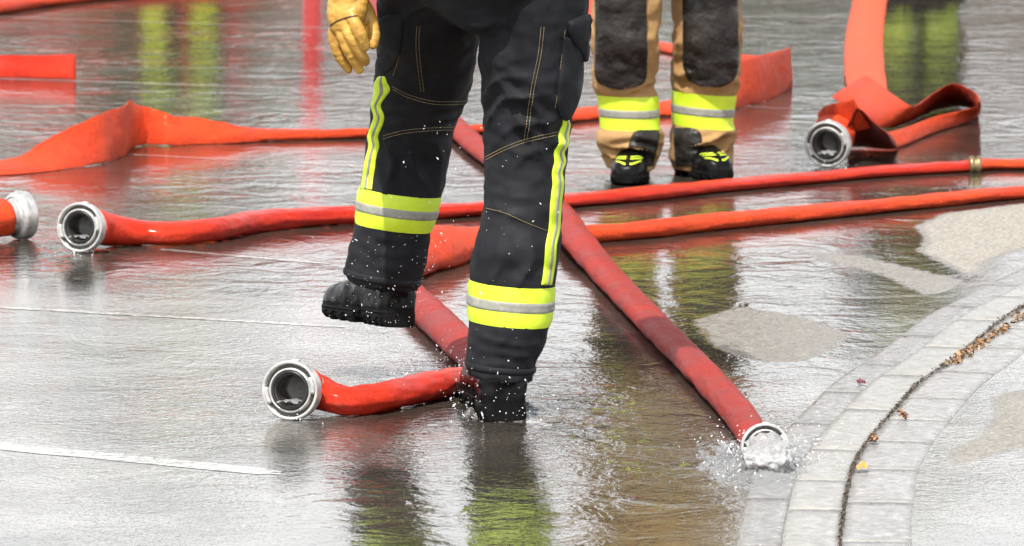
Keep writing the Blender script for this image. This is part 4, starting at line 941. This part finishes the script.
# ------------------------------------------------------------------ people beyond the top edge, seen as reflections
def copy_person(src, loc, rz, label, swap, scale=1.0):
    r = src.copy(); COL.objects.link(r); r.matrix_basis = Matrix.Translation(loc) @ Matrix.Rotation(rz, 4, 'Z') @ Matrix.Scale(scale, 4); r['label'] = label
    def cp(o, par):
        c_ = o.copy()
        if o.data:
            mt = o.data.materials[0] if len(o.data.materials) else None
            if mt in swap: c_.data = o.data.copy(); c_.data.materials[0] = swap[mt]
        COL.objects.link(c_); c_.parent = par
        for ch in o.children: cp(ch, c_)
    for ch in src.children: cp(ch, r)
    return r
fR = G(927, -6); copy_person(ff2, fR+Vector((-.02, .1, 0)), R(12), 'person in dark trousers beyond the top right edge, mirrored in the road', {M_tan: M_black})
fL = G(182, -108); copy_person(ff2, fL, R(-14), 'person in lime knee panels beyond the top left edge, mirrored in the road', {M_tan: M_black, M_pad: simple('hi_vis_knee_panel', (.52,.66,.03,1), (.62,.78,.05,1), 8, .7)})

# red standpipe, unseen, added for the red streak mirrored in the road
c0 = G(312, -22); rp = empty('pole', (c0.x, c0.y, 0), 'slim red standpipe added out of view beyond the top edge to mirror as a red streak', 'pole')
M_red = simple('red_enamel', (.50,.02,.02,1), (.58,.03,.03,1), 10, .3, coat=.3)
mb = MB(); mb.add(*lathe([(.001,0),(.11,0),(.11,.02),(.05,.03),(.042,.05),(.042,.55),(.05,.56),(.05,.60),(.042,.61),(.040,.74),(.02,.78),(.001,.785)], 32), Matrix.Translation(c0)); mb.build('post', M_red, rp)
for sx in (-1, 1):
    mb = MB(); mb.add(*lathe([(.001,0),(.030,0),(.030,.05),(.045,.055),(.045,.085),(.030,.09),(.001,.09)], 28), Matrix.Translation(c0+Vector((sx*.03,0,.60))) @ Matrix.Rotation(R(90)*sx, 4, 'Y')); mb.build('side_stub', M_alu, rp)

# ------------------------------------------------------------------ low brick hall and trees far behind (reflected tones)
M_brick = simple('brown_red_brick', (.08,.045,.032,1), (.14,.085,.062,1), 4, .8)
M_roof = simple('dark_roof', (.05,.05,.05,1), (.08,.075,.07,1), 3, .7)
M_glass = simple('window_glass', (.03,.035,.04,1), (.05,.055,.06,1), 3, .1)
M_frame = simple('pale_frame', (.35,.34,.32,1), (.45,.44,.42,1), 3, .5)
M_door = simple('red_gate', (.38,.03,.02,1), (.45,.04,.03,1), 3, .4)
bh = empty('brick_hall', (0, 74, 0), 'long low brown brick hall beyond the road, only mirrored as dark brown streaks', 'building')
mb = MB(); mb.add(*box((0, 76, 2.6), (44, 4, 5.2))); mb.build('wall', M_brick, bh, False)
mb = MB()
v = [Vector(p) for p in ((-22.6,73.5,5.21),(22.6,73.5,5.21),(22.6,78.5,5.21),(-22.6,78.5,5.21),(-22.6,76,6.5),(22.6,76,6.5))]
mb.add(v, [(0,1,5,4),(2,3,4,5),(0,4,3),(1,2,5),(0,3,2,1)]); mb.build('roof', M_roof, bh, False)
for i in range(9):
    x = -19.5+i*4.8
    if i in (2, 3, 6):
        mb = MB(); mb.add(*box((x, 73.98, 1.9), (3.0, .1, 3.8))); d_ = mb.build('gate', M_door, bh, False)
    else:
        mb = MB(); mb.add(*box((x, 73.97, 2.6), (1.9, .1, 1.8))); w_ = mb.build('window', M_frame, bh, False)
        mb = MB(); mb.add(*box((x, 73.90, 2.6), (1.6, .06, 1.5))); sub(mb.build('pane', M_glass, bh, False), w_)
def leaf_mat():
    m, t, p = new_mat('foliage'); g = nd(t, 'ShaderNodeNewGeometry')
    r = ramp(t, g.outputs['Random Per Island'], [(0, (.03,.05,.015,1)), (.5, (.06,.09,.03,1)), (1, (.10,.14,.05,1))]); t.links.new(r.outputs[0], p.inputs['Base Color']); p.inputs['Roughness'].default_value = .7; return m
M_leaf = leaf_mat(); M_bark = simple('bark', (.06,.045,.03,1), (.12,.09,.06,1), 6, .9)
def tree(x, y, h, r, seed, label):
    r_ = random.Random(seed); root = empty('tree', (x, y, 0), label, 'tree', 'trees in front of the brick hall')
    mb = MB(); mb.add(*chain([(x,y,-.1),(x+.1,y,h*.3),(x,y,h*.6),(x+.1,y,h*.85)], [.22,.17,.12,.05]))
    for i in range(6):
        a = r_.uniform(0, 6.3); z = h*r_.uniform(.35,.65); mb.add(*chain([(x,y,z),(x+math.cos(a)*r*.4,y+math.sin(a)*r*.4,z+h*.1),(x+math.cos(a)*r*.8,y+math.sin(a)*r*.8,z+h*.2)], [.08,.05,.02]))
    mb.build('trunk', M_bark, root); mb = MB()
    cl = [(x+r_.gauss(0, r*.45), y+r_.gauss(0, r*.45), h*.66+r_.gauss(0, h*.15), r*r_.uniform(.25,.5)) for _ in range(14)]
    for i in range(2200):
        cx, cy, cz, cr = r_.choice(cl); d = Vector((r_.gauss(0,1), r_.gauss(0,1), r_.gauss(0,1))).normalized()*cr*r_.uniform(.6,1.05)
        M = Matrix.Translation((cx+d.x, cy+d.y, max(1.2, cz+d.z))) @ Euler((r_.uniform(0,6), r_.uniform(0,6), 0)).to_matrix().to_4x4(); s = r_.uniform(.09,.2)
        mb.add([(-s,0,0),(0,s*.5,0),(s,0,0),(0,-s*.5,0)], [(0,1,2,3)], M)
    mb.build('crown', M_leaf, root, False)
for i, (x, y, h, r) in enumerate(((-9,66,8,3.2),(-4.6,64,6.6,2.2),(3.4,67,6.4,2.0),(11,66,8.4,3))):
    tree(x, y, h, r, 20+i, 'leafy green tree before the brick hall, ' + ('far left', 'left of the middle', 'right of the middle', 'far right')[i])

# ------------------------------------------------------------------ water: drops and splash
def ico(r, c, sub_=1):
    bm = bmesh.new(); bmesh.ops.create_icosphere(bm, subdivisions=sub_, radius=r); v = [q.co+Vector(c) for q in bm.verts]; f = [[q.index for q in p.verts] for p in bm.faces]; bm.free(); return v, f
def M_dropmat():
    m, t, p = new_mat('water_drops'); p.inputs['Base Color'].default_value = (.95,.96,.97,1); p.inputs['Roughness'].default_value = .08
    p.inputs['Transmission Weight'].default_value = .45; p.inputs['IOR'].default_value = 1.33; return m
M_drop = M_dropmat()
def drops(name, label, fn, n, rmin, rmax, seed):
    r_ = random.Random(seed); mb = MB()
    for i in range(n):
        c_ = fn(r_); r0 = rmin + (rmax-rmin)*r_.random()**2.2; v, f = ico(r0, (0,0,0), 1)
        M = Matrix.Translation(c_) @ Euler((r_.uniform(-1.1,1.1), r_.uniform(-1.1,1.1), 0)).to_matrix().to_4x4() @ Matrix.Diagonal((.85, .85, r_.choice((.9,1.1,1.6,2.6)), 1))
        mb.add(v, f, M)
    return tag(mb.build(name, M_drop), label, 'water drops', None, 'stuff')
def f1(r_):
    q = P(r_.gauss(497, 26), 0, Yh+r_.uniform(-.08, .25)); return Vector((q.x, q.y, abs(r_.gauss(.0, .055))+.004))
drops('water_drops', 'fine white water drops kicked up round the standing boot', f1, 300, .0007, .0024, 1)
def f2(r_):
    return P(r_.gauss(375, 30), r_.uniform(235, 335), YL-.10+r_.uniform(-.05, .05))
drops('water_drops', 'white water drops flying round the lifted boot', f2, 150, .0005, .0017, 2)
def f3(r_):
    return P(r_.choice((r_.gauss(500, 28), r_.gauss(435, 20))), r_.uniform(120, 390), YR-.12+r_.uniform(-.04, .04))
drops('water_drops', 'scattered water drops in front of the standing leg', f3, 110, .0006, .0017, 3)
def f4(r_):
    c_ = G(766, 456); a = r_.uniform(0, 6.28); d = abs(r_.gauss(0, .07)); return c_+Vector((math.cos(a)*d, math.sin(a)*d*2-.05, abs(r_.gauss(.0, .026))))
drops('water_drops', 'white spray of drops over the gushing coupling by the kerb', f4, 900, .0005, .0026, 5)
def f5(r_):
    t = r_.random(); q = G(395+t*80, 388-t*12); return q+Vector((r_.gauss(0, .015), r_.gauss(-.02, .05), abs(r_.gauss(.03, .025))))
drops('water_drops', 'spray of drops along the hose beside the standing boot', f5, 220, .0007, .0026, 6)
def f6(r_):
    c_ = G(r_.choice((292, 85, 828)), 0); q = r_.choice(((292,418),(82,253),(828,166))); c_ = G(*q); return c_+Vector((r_.gauss(0, .03), r_.gauss(0, .05), abs(r_.gauss(.002, .010))))
drops('water_drops', 'small drops dripping below the three open couplings', f6, 160, .0008, .0026, 7)

# churned sheet of water in front of the gushing mouth
def sheet(name, label, c, rx, ry, hfun, mat, n=90):
    xs_ = np.linspace(-1, 1, n); X, Y = np.meshgrid(xs_, xs_); rr = np.hypot(X, Y)
    wx, wy = c.x+X*rx, c.y+Y*ry; Z = hfun(X, Y, wx, wy)
    v = [Vector((wx[j,i], wy[j,i], Z[j,i])) for j in range(n) for i in range(n)]
    f = [(j*n+i, j*n+i+1, (j+1)*n+i+1, (j+1)*n+i) for j in range(n-1) for i in range(n-1) if rr[j,i] < .98]
    o = mk(name, v, f, mat); bm = bmesh.new(); bm.from_mesh(o.data); bmesh.ops.delete(bm, geom=[q for q in bm.verts if not q.link_faces], context='VERTS'); bm.to_mesh(o.data); bm.free()
    return tag(o, label, 'water splash', None, 'stuff')
def hs(X, Y, wx, wy):
    p_ = np.stack([wx.ravel()*38, wy.ravel()*22, np.zeros(wx.size)], 1); nz = fbm(p_, 3).reshape(wx.shape)
    m_ = np.exp(-((X*1.9)**2+((Y-.15)*1.7)**2)); ed = np.clip(1-np.hypot(X, Y), 0, 1)
    return -.003 + .016*m_*(1+.5*nz) + .007*np.clip(nz, -.3, 1)*np.clip(ed*2.2, 0, 1) + .002*ed
sheet('water_splash', 'churning clear water welling out of the coupling by the kerb', G(764, 467), .15, .42, hs, M_splash, 150)
def jet():
    V_, N_, F_ = union([ellipsoid(tuple(MD @ Vector((0, -.004, -.006))), (.036, .05, .033)), ellipsoid(tuple(MD @ Vector((.006, -.012, .03))), (.042, .06, .026)), ellipsoid(tuple(MD @ Vector((-.01, -.02, .06))), (.044, .06, .020))], .003, 1)
    d = fbm(V_*np.array([60., 40., 60.]), 3); V_ = V_ + N_*(.007*d+.003*noise(V_*150))[:, None]
    return tag(mk('water_jet', V_, F_, M_foam), 'frothy clear water bursting from the mouth of the sunken coupling', 'water splash', None, 'stuff')
jet()
def hb(X, Y, wx, wy):
    p_ = np.stack([wx.ravel()*40, wy.ravel()*26, np.zeros(wx.size)], 1); nz = fbm(p_, 3).reshape(wx.shape); r0 = np.hypot(X, Y)
    return -.004 + .007*np.clip(1-r0, 0, 1)*(.6+nz) + .007*np.exp(-((r0-.46)/.13)**2)*np.clip(.4+nz, 0, 1)
sheet('boot_splash', 'rippling ring of water pushed up round the standing boot', G(502, 411), .13, .26, hb, M_splash, 110)
